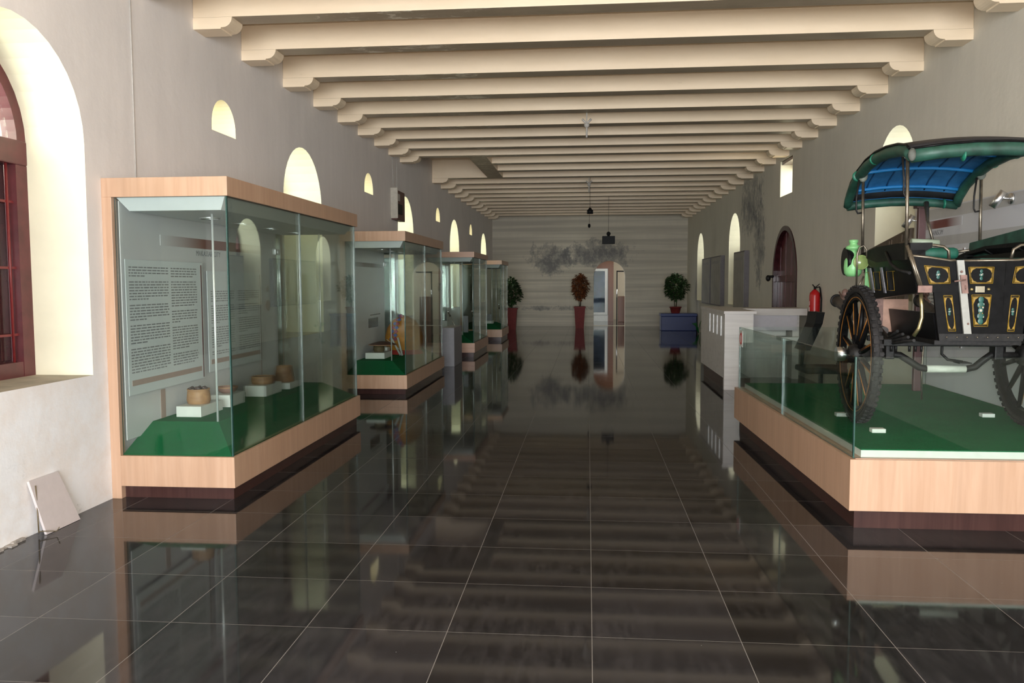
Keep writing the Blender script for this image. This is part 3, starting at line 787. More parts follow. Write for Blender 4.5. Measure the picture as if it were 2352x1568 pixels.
# exhibits of showcase 2
P2 = 0.4205
block(-3.18, -2.90, 11.60, 12.0, P2, 0.085, 'long white block under the brown hat in the second showcase')
b = MB(); b.box((-3.10, 12.06, P2), (-2.97, 12.22, P2+0.13)); tag(b.build('display_block', M_WHITE), 'white block half hidden behind the brown hat', 'display block', 'white display blocks in the showcases')
hat = thing('brimmed_hat', (-3.03, 11.8, P2+0.086), 'wide brown brimmed hat resting on a bowl, second showcase', 'hat')
b = MB(); b.lathe([(0.07, 0), (0.085, 0.03), (0.075, 0.10), (0.001, 0.10)], (-3.03, 11.8, P2+0.086), n=24, caps=False); b.build('bowl', simple('olive_brown_cloth', (0.10, 0.07, 0.03), 0.7), hat)
b = MB(); b.lathe([(0.001, 0.155), (0.06, 0.15), (0.15, 0.125), (0.20, 0.108), (0.20, 0.10), (0.14, 0.108), (0.001, 0.115)], (-2.98, 11.82, P2+0.086), n=30, caps=False); b.build('crown', simple('dark_brown_felt', (0.07, 0.028, 0.018), 0.5), hat)
b = MB(); b.torus((-2.98, 11.82, P2+0.086+0.104), 0.20, 0.006, 'Z', n=30, k=6); b.build('brim_edge', simple('red_and_gold_braid', (0.32, 0.17, 0.10), 0.5), hat)
M_SAD = simple('yellow_brocade', (0.46, 0.19, 0.02), 0.6, var=0.25, vscale=14)
sad = thing('domed_saddle_cover', (-2.82, 12.55, P2), 'yellow orange domed cover with a blue and red diamond band', 'saddle cover')
b = MB(); b.lathe([(0.24, 0.02), (0.29, 0.16), (0.295, 0.26), (0.26, 0.40), (0.17, 0.52), (0.06, 0.575), (0.001, 0.585)], (-2.82, 12.55, P2), n=36, caps=False, sy=0.9); b.build('dome', M_SAD, sad)
b = MB()
for k in range(7):
    t = k/6; zz = 0.24+0.34*t; rr = [0.315, 0.308, 0.292, 0.262, 0.222, 0.168, 0.10][k]
    for s_ in (-1, 1):
        a = -PI/2-0.35+s_*0.10
        cx, cy = -2.82+rr*math.cos(a), 12.55+rr*0.9*math.sin(a)
        m_ = (simple('blue_diamond', (0.05, 0.08, 0.25), 0.6), simple('red_diamond', (0.25, 0.03, 0.05), 0.6))[(k+(s_ > 0)) % 2]
        b.prism([(cx-0.035, P2+zz), (cx, P2+zz-0.03), (cx+0.035, P2+zz), (cx, P2+zz+0.03)], 'Y', cy-0.012, cy+0.02, m_)
b.build('diamond_band', None, sad)
b = MB(); b.lathe([(0.30, 0.0), (0.26, 0.06), (0.22, 0.12), (0.001, 0.13)], (-2.82, 12.55, P2), n=30, sy=0.9, caps=False); b.build('red_skirt', simple('red_cloth', (0.30, 0.02, 0.015), 0.7), sad)
st = thing('folding_stand', (-2.80, 12.05, P2), 'pale crossed legs of a stand in front of the yellow cover', 'stand')
for k, (p, q) in enumerate((((-2.90, 12.04, P2+0.27), (-2.78, 12.09, P2+0.012)), ((-2.80, 12.02, P2+0.28), (-2.735, 12.02, P2+0.012)), ((-2.97, 12.03, P2+0.25), (-2.74, 12.10, P2+0.06)))):
    b = MB(); b.tube([p, q], 0.016 if k < 2 else 0.005, n=6); b.build('strut', simple('pale_grey_wood', (0.42, 0.41, 0.37), 0.5), st)

# exhibits of showcases 3 and 4 : upright daggers on stands
def dagger(name, x, y, z, h, lean, label, grp):
    r = thing(name, (x, y, z), label, 'dagger', grp)
    b = MB(); p0 = Vector((x, y, z)); p1 = Vector((x-lean, y, z+h*0.68)); b.tube([p0, p1], [0.008, 0.016], n=8); b.build('sheath', simple('pale_sheath', (0.50, 0.48, 0.44), 0.35, 0.4), r)
    b = MB(); p2 = p1+(p1-p0).normalized()*h*0.22; b.tube([p1, p1.lerp(p2, 0.5), p2], [0.026, 0.012, 0.016], n=8); b.build('hilt', M_IRON, r)
    b = MB(); b.sphere(p2, 0.026, n=12); b.build('pommel', M_CHROME, r)
block(-2.80, -2.62, 16.95, 17.25, P2, 0.07, 'low white block at the front of the third showcase')
block(-3.12, -2.96, 17.3, 17.6, P2, 0.28, 'upright white block at the back left of the third showcase')
dagger('sheathed_dagger', -2.73, 17.35, P2+0.02, 0.52, 0.17, 'pale sheathed dagger leaning left in the third showcase', 'daggers in the far showcases')
dagger('sheathed_dagger', -2.42+0.02, 17.95, P2, 0.52, 0.09, 'pale sheathed dagger leaning at the right of the third showcase', 'daggers in the far showcases')
b = MB(); b.box((-2.72, 18.0, P2), (-2.62, 18.1, P2+0.36)); b.box((-2.5, 18.2, P2), (-2.38, 18.3, P2+0.42)); tag(b.build('dark_upright_stand', M_GREY), 'dark upright stand at the back of the third showcase', 'stand')
block(-2.75, -2.52, 21.95, 22.2, P2, 0.07, 'low white block inside the farthest showcase')
b = MB(); b.box((-2.73, 22.0, P2+0.071), (-2.56, 22.15, P2+0.25)); tag(b.build('carved_box', M_GREY), 'grey box on the low block in the farthest showcase', 'box')
dagger('sheathed_dagger', -2.36, 22.3, P2, 0.56, 0.03, 'upright sheathed dagger in the farthest showcase', 'daggers in the far showcases')

# grey plinth box between the showcases
b = MB(); b.box((-2.62, 14.7, 0), (-2.39, 15.6, 0.70), None, 0.004); g_ = tag(b.build('grey_plinth', M_GREY), 'plain grey box plinth between the second and third showcases', 'plinth')

# speaker / fuse box on left wall
fb = thing('fuse_box', (XL+0.06, 14.15, 2.6), 'open metal fuse box high on the left wall beside the third window', 'fuse box')
b = MB(); b.box((XL, 13.86, 2.60), (XL+0.12, 13.89, 3.11), None, 0.002); b.build('door_panel', simple('beige_steel', (0.50, 0.46, 0.38), 0.5), fb)
b = MB(); b.box((XL, 13.90, 2.58), (XL+0.10, 14.5, 3.08), None, 0.004); hs = b.build('housing', simple('rust_red_steel', (0.11, 0.04, 0.03), 0.5), fb)
b = MB(); b.box((XL+0.10, 13.93, 2.68), (XL+0.118, 14.25, 2.85), None, 0.003); b.build('breaker_row', M_BLK, hs)
b = MB(); b.box((XL+0.10, 13.95, 2.90), (XL+0.11, 14.1, 3.02), None, 0.003); b.build('meter', M_WIRE, hs)

# loose wall plate near the window
b = MB()
b.hexa([(XL+0.075, 4.60, 0.002), (XL+0.09, 4.60, 0.002), (XL+0.09, 4.93, 0.002), (XL+0.075, 4.93, 0.002),
        (XL+0.004, 4.56, 0.33), (XL+0.019, 4.56, 0.335), (XL+0.019, 4.83, 0.335), (XL+0.004, 4.83, 0.33)])
pl = tag(b.build('loose_wall_plate', simple('pale_plaster_sheet', (0.55, 0.49, 0.48), 0.7, var=0.04)), 'pale rectangular plate leaning on the wall below the near window', 'plate')
b = MB()
b.tube([(XL+0.03, 4.60, 0.30), (XL+0.05, 4.58, 0.15), (XL+0.06, 4.57, 0.02)], 0.004, n=6)
b.tube([(XL+0.06, 4.57, 0.03), (XL+0.14, 4.62, 0.02), (XL+0.17, 4.60, 0.05)], 0.003, n=6)
tag(b.build('loose_cable', simple('brown_cable', (0.12, 0.09, 0.05), 0.6)), 'loose brown cable at the foot of the leaning wall plate', 'cable')
b = MB()
rn = random.Random(5)
for k in range(12):
    y = 3.9+k*0.05; hh = rn.uniform(0.01, 0.03); b.box((XL+0.001, y, 0.0005), (XL+rn.uniform(0.02, 0.05), y+0.052, hh*0.6))
tag(b.build('plaster_rubble', simple('broken_plaster', (0.33, 0.30, 0.27), 0.85, var=0.4, vscale=30)), 'strip of broken plaster rubble along the foot of the near wall', 'rubble', kind='stuff')

# ------------------------------------------------------------------ carriage pedestal
ped = thing('carriage_pedestal', (2.4, 6.8, 0), 'low beech pedestal with green carpet and a glass barrier around the carriage', 'display pedestal')
b = MB()
def quad_box(b, fl, fr, brr, bl, z0, z1): b.hexa([(*fl, z0), (*fr, z0), (*brr, z0), (*bl, z0), (*fl, z1), (*fr, z1), (*brr, z1), (*bl, z1)])
quad_box(b, (1.625, 5.14), (3.335, 5.14), (3.335, 8.50), (1.545, 8.50), 0, 0.125); b.build('plinth', M_PLINTH, ped)
b = MB(); quad_box(b, (1.577, 5.08), (3.352, 5.08), (3.352, 8.57), (1.497, 8.57), 0.12, 0.433); b.build('base', M_WOOD, ped)
b = MB(); quad_box(b, (1.615, 5.105), (3.350, 5.105), (3.350, 8.53), (1.535, 8.53), 0.433, 0.436); b.build('rim_board', M_WOODH, ped)
b = MB(); quad_box(b, (1.66, 5.15), (3.349, 5.15), (3.349, 8.50), (1.585, 8.50), 0.434, 0.478); b.build('white_riser', M_WHITE, ped)
b = MB(); quad_box(b, (1.662, 5.152), (3.348, 5.152), (3.348, 8.498), (1.587, 8.498), 0.478, 0.484); b.build('carpet', M_CARPET, ped)
def pane4(fl, bl, dx, dy, z0, z1, edge, name='glass_pane'):
    b = MB(); b._mi(M_GLASSP); b._mi(edge)
    b.hexa([(fl[0], fl[1], z0), (fl[0]+dx, fl[1]+dy, z0), (bl[0]+dx, bl[1]+dy, z0), (bl[0], bl[1], z0),
            (fl[0], fl[1], z1), (fl[0]+dx, fl[1]+dy, z1), (bl[0]+dx, bl[1]+dy, z1), (bl[0], bl[1], z1)])
    for f in b.bm.faces:
        f.normal_update()
        big = f.calc_area() > 0.05
        f.material_index = 0 if big else 1
    return b.build(name, None, ped)
def lx(y): return 1.602-(y-5.11)*0.0235
pane4((lx(5.122), 5.122), (lx(6.80), 6.80), 0.010, 0, 0.437, 1.05, M_GEDGE)
pane4((lx(6.805), 6.805), (lx(8.48), 8.48), 0.008, 0, 0.437, 1.05, M_GEDGE3)
pane4((lx(5.11), 5.11), (3.34, 5.11), 0, 0.010, 0.437, 1.05, M_GEDGE)
pane4((lx(8.49), 8.49), (3.34, 8.49), 0, 0.010, 0.437, 1.05, M_GEDGE)
b = MB(); b.box((lx(5.11)-0.002, 5.106, 0.437), (lx(5.11)+0.006, 5.124, 1.05)); b.build('corner_seal', M_GEDGE, ped)
b = MB(); b.box((lx(8.38)-0.006, 8.30, 0.86), (lx(8.38)-0.003, 8.46, 1.02)); stk = b.build('warning_sticker', M_WHITE); tag(stk, 'small red and white warning sticker at the far glass corner of the pedestal', 'sticker')
b = MB(); b.torus((lx(8.38)-0.0065, 8.385, 0.94), 0.05, 0.010, 'X', n=20, k=6, ry=0.002); b.build('red_ring', M_RED, stk)

# ------------------------------------------------------------------ the carriage
CR = thing('horse_carriage', (2.49, 6.07, 0.484), 'black two wheeled horse carriage with green trimmed canopy', 'carriage', rotz=math.radians(-2.5), local=True)
ZG = 0.484
def L(x, y, z): return (x, y, z-ZG)      # local coordinates, z given above the hall floor
def cb(name, mb, mat=None, parent=None, label=None):
    # every carriage mesh is in the root's local frame
    o = mb.build(name, mat, parent or CR, label, origin=None); return o
WR = 0.487; WZ = ZG+0.50
def wheel(x, side):
    b = MB(); prof = []
    # tyre: flattened torus with tread blocks
    b.torus(L(x, 0, WZ), WR-0.028, 0.028, 'X', n=64, k=12, ry=0.033)
    w_ = cb('wheel', b, M_TYRE)
    b = MB()
    for k in range(56):
        a = 2*PI*k/56
        for s_ in (-1, 1):
            c_ = Vector(L(x+s_*0.018, (WR-0.002)*math.cos(a+s_*0.03), WZ+(WR-0.002)*math.sin(a+s_*0.03)))
            d = Vector((0, -math.sin(a), math.cos(a)))*0.014; u = Vector((0.013, 0, 0)); r_ = Vector((0, math.cos(a), math.sin(a)))*0.006
            b.hexa([c_-d-u-r_, c_+d-u-r_, c_+d+u-r_, c_-d+u-r_, c_-d-u+r_, c_+d-u+r_, c_+d+u+r_, c_-d+u+r_])
    cb('tread', b, M_TYRE, w_)
    b = MB(); b.lathe([(WR-0.062, -0.026), (WR-0.05, -0.03), (WR-0.05, 0.03), (WR-0.062, 0.026), (WR-0.10, 0.022), (WR-0.10, -0.022), (WR-0.062, -0.026)], L(x, 0, WZ), 'X', n=64, caps=False, smooth=False)
    cb('rim', b, M_BLACK, w_)
    b = MB(); b.torus(L(x+side*0.023, 0, WZ), WR-0.08, 0.003, 'X', n=64, k=6); cb('rim_pinstripe', b, M_ORANGE, w_)
    b = MB(); b.lathe([(0.04, -0.07), (0.06, -0.06), (0.075, -0.03), (0.075, 0.03), (0.055, 0.07), (0.045, 0.10)], L(x, 0, WZ), 'X', n=24); cb('hub', b, M_BLACKM, w_)
    b = MB(); b.lathe([(0.05, 0.0), (0.052, 0.05), (0.045, 0.06), (0.03, 0.066)], L(x+side*0.085 if side > 0 else x+side*0.15, 0, WZ), 'X', n=24); cb('hub_cap', b, M_CHROME, w_)
    for k in range(12):
        a = 2*PI*(k+0.5)/12; dy, dz = math.cos(a), math.sin(a)
        b = MB(); p0 = Vector(L(x, 0.06*dy, WZ+0.06*dz)); p1 = Vector(L(x, (WR-0.10)*dy, WZ+(WR-0.10)*dz))
        b.tube([p0, p0.lerp(p1, 0.25), p1], [0.017, 0.021, 0.014], n=8)
        sp_ = cb('spoke', b, M_BLACK, w_)
        b = MB(); t = Vector((0, -dz, dy))
        q0 = p0.lerp(p1, 0.25)+Vector((side*0.0205, 0, 0)); q1 = p0.lerp(p1, 0.95)+Vector((side*0.0155, 0, 0))
        for o_ in (-0.004, 0.004):
            b.tube([q0+t*o_, q1+t*o_], 0.0014, n=5)
        cb('spoke_pinstripe', b, M_ORANGE, sp_)
    return w_
wheel(-0.565, -1); wheel(0.565, 1)
# cranked axle
b = MB(); b.tube([L(-0.55, 0, WZ), L(-0.34, 0, WZ), L(-0.28, 0, WZ-0.005), L(-0.21, 0, WZ-0.05), L(-0.15, 0, WZ-0.09), L(-0.10, 0, WZ-0.10), L(0.16, 0, WZ-0.10), L(0.22, 0, WZ-0.085), L(0.27, 0, WZ-0.04), L(0.32, 0, WZ), L(0.55, 0, WZ)], 0.024, n=12)
ax = cb('cranked_axle', b, M_BLACKM)
b = MB(); b.tube([L(-0.10, 0, WZ-0.10), L(0.16, 0, WZ-0.10)], 0.026, n=14); cb('white_sleeve', b, simple('old_white_wrap', (0.62, 0.62, 0.54), 0.6), ax)
for s_ in (-1, 1):
    b = MB(); b.box(L(s_*0.36-0.03, -0.05, WZ-0.03), L(s_*0.36+0.03, 0.05, WZ+0.11), None, 0.008); cb('axle_block', b, M_BLACKM, ax)
# leaf springs
for s_ in (-1, 1):
    b = MB()
    for k in range(4):
        hl = 0.52-0.11*k
        b.tube([L(s_*0.36, -hl, WZ+0.105+0.014*k+0.03*(1)), L(s_*0.36, 0, WZ+0.075+0.014*k), L(s_*0.36, hl, WZ+0.105+0.014*k+0.03)], 0.011, n=6)
    cb('leaf_spring', b, M_BLACKM)
b = MB(); b.box(L(-0.42, -0.10, 1.05), L(0.42, -0.04, 1.10), None, 0.006); b.box(L(-0.42, 0.28, 1.06), L(0.42, 0.33, 1.10), None, 0.006)
for x in (-0.36, -0.33, -0.24, -0.2, -0.16): b.tube([L(x, -0.07, 1.01), L(x, -0.07, 1.06)], 0.009, n=6)
cb('cross_bar', b, M_BLACKM)
# lower body (footwell) : floor, sides, front
def slab(poly, y0, y1): return None
yr = -0.62
b = MB(); b.prism([(-0.27, 1.127-ZG), (0.245, 1.127-ZG), (0.245, 1.10-ZG), (-0.27, 1.10-ZG)], 'Y', yr, 0.62); cb('floor_board', b, M_BLACKM)
for s_, x0 in ((-1, -0.262), (1, 0.262)):
    b = MB(); b.hexa([L(x0*0.9-0.012, yr+0.03, 1.127), L(x0*0.9+0.012, yr+0.03, 1.127), L(x0*0.9+0.012, 0.30, 1.127), L(x0*0.9-0.012, 0.30, 1.127),
                      L(x0-0.012, yr+0.03, 1.30), L(x0+0.012, yr+0.03, 1.30), L(x0+0.012, 0.30, 1.30), L(x0-0.012, 0.30, 1.30)]); cb('lower_side', b, M_BLACK)
b = MB(); b.box(L(-0.36, 0.32, 1.126), L(-0.13, 0.36, 1.37)); b.box(L(-0.36, 0.36, 1.12), L(-0.13, 0.56, 1.135)); wbx = cb('wooden_step_box', b, simple('bare_pinkish_wood', (0.42, 0.25, 0.18), 0.6, var=0.25, vscale=10))
b = MB(); b.box(L(-0.37, 0.312, 1.12), L(-0.31, 0.322, 1.38)); cb('dark_cheek', b, M_RUST, wbx)
# upper side boxes overhanging the wheels
for s_ in (-1, 1):
    b = MB()
    xo, xi = s_*0.425, s_*0.34
    b.hexa([L(s_*0.385, yr, 1.43), L(xi, yr, 1.43), L(xi, 0.42, 1.365), L(s_*0.375, 0.42, 1.365),
            L(xo, yr, 1.70), L(xi, yr, 1.70), L(xi, 0.50, 1.68), L(xo, 0.50, 1.68)])
    sd = cb('side_box', b, M_BLACK)
    b = MB()   # leather apron folded over the top edge
    prof = [(yr+0.0, 1.745), (yr+0.25, 1.752), (0.10, 1.748), (0.45, 1.715), (0.72, 1.675), (0.86, 1.648)]
    for (ya, za), (yb, zb_) in zip(prof, prof[1:]):
        ta, tb = (0.11 if ya < 0.4 else 0.03), (0.11 if yb < 0.4 else 0.025)
        b.hexa([L(s_*0.43, ya, za-ta), L(s_*0.30, ya, za-0.03), L(s_*0.30, yb, zb_-0.02), L(s_*0.43, yb, zb_-tb),
                L(s_*0.432, ya, za), L(s_*0.30, ya, za), L(s_*0.30, yb, zb_), L(s_*0.432, yb, zb_)])
    cb('leather_flap', b, simple('old_black_leather', (0.007, 0.007, 0.007), 0.55, spec=0.15, var=0.4, vscale=25, bmp=0.5), sd)
    for yy in (0.24, -0.03):
        b = MB(); b.hexa([L(s_*0.405, yy-0.02, 1.42), L(s_*0.397, yy-0.02, 1.42), L(s_*0.397, yy+0.02, 1.42), L(s_*0.405, yy+0.02, 1.42),
                          L(s_*0.428, yy-0.02+0.03, 1.60), L(s_*0.42, yy-0.02+0.03, 1.60), L(s_*0.42, yy+0.02+0.03, 1.60), L(s_*0.428, yy+0.05, 1.60)])
        cb('grey_slat', b, simple('worn_grey_slat', (0.16, 0.16, 0.18), 0.5, var=0.4, vscale=40), sd)
    b = MB()
    for yy in (0.36, 0.10, -0.2):
        y0_, y1_ = yy-0.07, yy+0.07
        for (p, q) in (((y0_, 1.44), (y1_, 1.44)), ((y1_, 1.44), (y1_+0.01, 1.57)), ((y0_+0.01, 1.57), (y1_+0.01, 1.57)), ((y0_, 1.44), (y0_+0.01, 1.57))):
            b.tube([L(s_*0.412, p[0], p[1]), L(s_*0.424, q[0], q[1])], 0.0013, n=5)
    cb('gold_lining', b, M_GOLD, sd)
    b = MB(); b.tube([L(s_*0.437, -0.15, 1.70), L(s_*0.445, -0.28, 1.62), L(s_*0.445, -0.44, 1.575), L(s_*0.425, yr+0.02, 1.555)], 0.011, n=8); cb('brace_rod', b, M_BLACKM, sd)
# rear panels
def rp(nm, poly, y0=yr-0.02, y1=yr+0.0, mat=M_BLACK, parent=None):
    b = MB(); b.prism([(x, z-ZG) for x, z in poly], 'Y', y0, y1); return cb(nm, b, mat, parent)
upL = rp('rear_panel', [(-0.425, 1.66), (-0.365, 1.432), (-0.13, 1.432), (-0.165, 1.625), (-0.20, 1.625), (-0.33, 1.645)])
upR = rp('rear_panel', [(0.425, 1.66), (0.365, 1.432), (0.125, 1.432), (0.13, 1.625), (0.20, 1.625), (0.33, 1.645)])
loL = rp('rear_panel', [(-0.29, 1.432), (-0.25, 1.127), (-0.10, 1.127), (-0.13, 1.432)])
loR = rp('rear_panel', [(0.27, 1.432), (0.235, 1.127), (0.115, 1.127), (0.125, 1.432)])
dr = rp('rear_door', [(-0.12, 1.622), (-0.07, 1.17), (0.113, 1.17), (0.124, 1.622)], yr-0.03, yr-0.002)
band = rp('bottom_band', [(-0.258, 1.172), (-0.252, 1.127), (0.238, 1.127), (0.243, 1.172)], yr-0.035, yr-0.021, M_BLACKM)
b = MB()
for k in range(8): b.sphere(L(-0.21+k*0.06, yr-0.036, 1.15), 0.006, n=8)
cb('rivet_row', b, M_IRON, band)
mb_ = rp('middle_band', [(-0.365, 1.432), (-0.355, 1.475), (0.355, 1.475), (0.365, 1.432)], yr-0.028, yr-0.02, M_BLACK)
strap = rp('steel_strap', [(-0.168, 1.632), (-0.126, 1.632), (-0.068, 1.172), (-0.112, 1.172)], yr-0.045, yr-0.028, M_STRAP)
b = MB(); b.prism([(-0.150, 1.54-ZG), (-0.11, 1.54-ZG), (-0.098, 1.425-ZG), (-0.134, 1.425-ZG)], 'Y', yr-0.056, yr-0.044); lock = cb('lock_plate', b, M_RUST, strap)
b = MB(); b.tube([L(-0.185, yr-0.06, 1.50), L(-0.12, yr-0.065, 1.51)], 0.005, n=6); b.tube([L(-0.118, yr-0.058, 1.475), L(-0.116, yr-0.058, 1.45)], 0.004, n=6); b.sphere(L(-0.14, yr-0.05, 1.56), 0.008, n=8); b.sphere(L(-0.09, yr-0.046, 1.235), 0.007, n=8)
cb('latch_bolt', b, M_RUST, strap)
b = MB(); b.box(L(-0.05, yr-0.036, 1.43), L(0.005, yr-0.029, 1.47), None, 0.002); cb('name_plate', b, simple('worn_brass_plate', (0.30, 0.27, 0.20), 0.4, 0.6), dr)
for x in (-0.072, 0.028):
    b = MB(); b.lathe([(0.012, 0), (0.011, -0.006), (0.004, -0.012)], L(x, yr-0.029, 1.45), 'Y', n=16); cb('stud', b, M_BRASS, dr)
def motif(parent, q, y, flower=None, tall=False):
    # q: four corners (x,z) in order, a double gold line with filled corners
    b = MB(); C = [Vector((x, z)) for x, z in q]; cen = sum(C, Vector((0, 0)))/4
    for sc, r_ in ((1.0, 0.0022), (0.90, 0.0016)):
        K = [cen+(p-cen)*sc for p in C]
        for i in range(4):
            a_, c_ = K[i], K[(i+1) % 4]; b.tube([L(a_.x, y, a_.y), L(c_.x, y, c_.y)], r_, n=5)
    K = [cen+(p-cen)*0.86 for p in C]
    for i in range(4):
        p = K[i]; e1 = (K[(i+1) % 4]-p); e2 = (K[(i-1) % 4]-p)
        s1 = 0.26 if e1.length > e2.length else 0.34; s2 = 0.34 if s1 == 0.26 else 0.26
        pts = [p, p+e1*s1, p+e1*s1*0.35+e2*s2*0.35, p+e2*s2]
        b.prism([(v.x, v.y-ZG) for v in pts], 'Y', y-0.0015, y+0.001)
    cb('gold_lining', b, M_GOLD, parent)
    if flower:
        b = MB(); fx, fz, fw, fh = flower
        nf = 5 if tall else 3
        for k in range(nf):
            zz = fz+fh*(k/(nf-1)-0.5)*1.5 if nf > 1 else fz
            b.sphere(L(fx, y, zz), fw, M_TEAL, n=10, sc=(1 if k % 2 else 0.75, 0.12, 0.9))
        b.sphere(L(fx, y-0.003, fz), fw*0.42, M_PEARL, n=8, sc=(1, 0.3, 1)); b.sphere(L(fx+fw*0.5, y-0.003, fz+fh*0.2), fw*0.25, M_PEARL, n=8, sc=(1, 0.3, 1))
        if tall:
            for (dx, dz) in ((-0.7, 0.45), (0.7, 0.45), (-0.7, -0.45), (0.7, -0.45), (-0.4, 0.25), (0.4, 0.25), (-0.4, -0.2), (0.4, -0.2)):
                b.sphere(L(fx+dx*fw, y-0.003, fz+dz*fh), fw*0.17, M_GOLD if abs(dx) < 0.5 else M_PEARL, n=8, sc=(1, 0.3, 1))
        cb('painted_flower', b, None, parent)
yf = yr-0.0215
motif(upL, [(-0.352, 1.600), (-0.205, 1.588), (-0.195, 1.488), (-0.318, 1.486)], yf, (-0.268, 1.542, 0.014, 0.02))
motif(upR, [(0.352, 1.600), (0.185, 1.588), (0.17, 1.488), (0.318, 1.486)], yf, (0.262, 1.542, 0.014, 0.02))
motif(dr, [(-0.093, 1.588), (0.055, 1.588), (0.050, 1.487), (-0.080, 1.487)], yr-0.0315, (-0.017, 1.54, 0.013, 0.03))
motif(dr, [(-0.070, 1.415), (0.045, 1.415), (0.030, 1.218), (-0.050, 1.218)], yr-0.0315, (-0.013, 1.318, 0.023, 0.09), True)
motif(loL, [(-0.232, 1.412), (-0.182, 1.412), (-0.152, 1.188), (-0.196, 1.188)], yf, (-0.193, 1.31, 0.010, 0.02))
motif(loR, [(0.212, 1.412), (0.165, 1.412), (0.150, 1.188), (0.190, 1.188)], yf, (0.178, 1.31, 0.010, 0.02))
# corner pillars, top rail
for s_ in (-1, 1):
    b = MB(); b.tube([L(s_*0.455, yr-0.01, 1.73), L(s_*0.365, yr-0.02, 1.44)], 0.011, n=10); b.tube([L(s_*0.438, yr-0.015, 1.70), L(s_*0.35, yr-0.025, 1.43)], 0.008, n=8); cb('corner_pillar', b, M_IRON)
    b = MB(); b.box(L(s_*0.36-0.03, yr-0.038, 1.43), L(s_*0.36+0.03 if s_ > 0 else s_*0.36+0.055, yr-0.024, 1.475), None, 0.002); cb('corner_bracket', b, M_RUST)
b = MB(); b.tube([L(-0.445, yr-0.012, 1.665), L(-0.33, yr-0.012, 1.652), L(-0.20, yr-0.012, 1.63), L(-0.165, yr-0.012, 1.63)], 0.010, n=8); b.tube([L(-0.12, yr-0.012, 1.628), L(0.20, yr-0.012, 1.63), L(0.33, yr-0.012, 1.652), L(0.445, yr-0.012, 1.665)], 0.010, n=8)
cb('top_rail', b, M_IRON)
b = MB(); b.tube([L(-0.345, yr+0.05, 1.43), L(-0.335, yr+0.05, 1.34), L(-0.332, yr+0.05, 1.27), L(-0.345, yr+0.06, 1.20), L(-0.37, yr+0.08, 1.15)], 0.012, n=10); cb('curved_stay', b, M_BRASS)
b = MB(); b.tube([L(0.0, 0, 1.10), L(0.0, 0, 0.99), L(0.04, 0, 0.95), L(0.14, 0, 0.935)], 0.010, n=8); b.box(L(0.10, -0.06, 0.925), L(0.18, 0.06, 0.935)); cb('step_iron', b, M_BLACKM)
# seats
b = MB(); b.box(L(-0.33, -0.45, 1.60), L(0.0, 0.05, 1.635)); cb('seat_board', b, M_BLACKM)
def cushion(nm, x0, x1, y0, y1, z0, z1, mat):
    b = MB(); b.box(L(x0, y0, z0), L(x1, y1, z1), None, min((z1-z0)*0.45, 0.03)); 
    for f in b.bm.faces: f.smooth = True
    return cb(nm, b, mat)
cushion('seat_cushion', -0.29, -0.05, -0.40, 0.0, 1.645, 1.722, M_GREENS)
b = MB(); b.tube([L(-0.26, -0.1, 1.775), L(-0.08, -0.1, 1.765)], 0.022, n=12); b.tube([L(-0.12, -0.1, 1.70), L(-0.12, -0.1, 1.76)], 0.008, n=6); b.tube([L(-0.2, -0.1, 1.70), L(-0.2, -0.1, 1.76)], 0.008, n=6); cb('head_roll', b, simple('pale_green_roll', (0.30, 0.36, 0.27), 0.5))
b = MB(); b.hexa([L(0.36, -0.55, 1.66), L(0.42, -0.55, 1.66), L(0.42, 0.55, 1.64), L(0.36, 0.55, 1.64), L(0.37, -0.55, 1.86), L(0.43, -0.55, 1.86), L(0.43, 0.55, 1.79), L(0.37, 0.55, 1.79)]); cb('bench_back', b, M_GREENV)
b = MB(); b.box(L(0.05, -0.45, 1.60), L(0.36, 0.5, 1.65), None, 0.01); cb('bench_seat', b, M_GREENV)
for s_ in (-1, 1):
    b = MB(); P_ = [(-0.42, 1.735), (-0.38, 1.735), (-0.27, 1.73), (-0.215, 1.72), (-0.185, 1.695), (-0.18, 1.63)]
    if s_ > 0: P_ = [(0.42, 1.735), (0.33, 1.735), (0.24, 1.725), (0.20, 1.70), (0.185, 1.63)]
    b.tube([L(x, yr+0.05, z) for x, z in P_], 0.010, n=10); cb('hand_rail', b, M_IRON)
b = MB(); b.torus(L(0.02, 0.3, 1.64), 0.045, 0.010, 'Y', n=20, k=8, a0=0, a1=PI); b.tube([L(0.06, 0.25, 1.70), L(0.20, 0.10, 1.72)], 0.010, n=8); cb('rein_guide', b, M_IRON)
# canopy
CY = [(-0.66, 2.325), (-0.60, 2.36), (-0.42, 2.395), (-0.15, 2.42), (0.12, 2.425), (0.38, 2.405), (0.62, 2.355), (0.80, 2.29), (0.92, 2.21), (0.96, 2.155)]
def cw(y): return 0.455-0.02*(y+0.66)
def cam_(x, w_): return 0.035*(1-(x/w_)**2)     # crown across the width
b = MB(); nx = 10
for (ya, za), (yb, zb_) in zip(CY, CY[1:]):
    for i in range(nx):
        q = []
        for yy, zz in ((ya, za), (yb, zb_)):
            for t in (i/nx, (i+1)/nx):
                x = (2*t-1)*cw(yy); q.append(L(x, yy, zz+cam_(x, cw(yy))))
        b.face([q[0], q[1], q[3], q[2]], None, True)
bmesh.ops.remove_doubles(b.bm, verts=b.bm.verts[:], dist=1e-4)
r = bmesh.ops.solidify(b.bm, geom=b.bm.faces[:], thickness=0.012)
b.bm.normal_update()
cano = cb('canopy', b, simple('black_canvas', (0.022, 0.022, 0.025), 0.5, var=0.3, vscale=10))
b = MB()
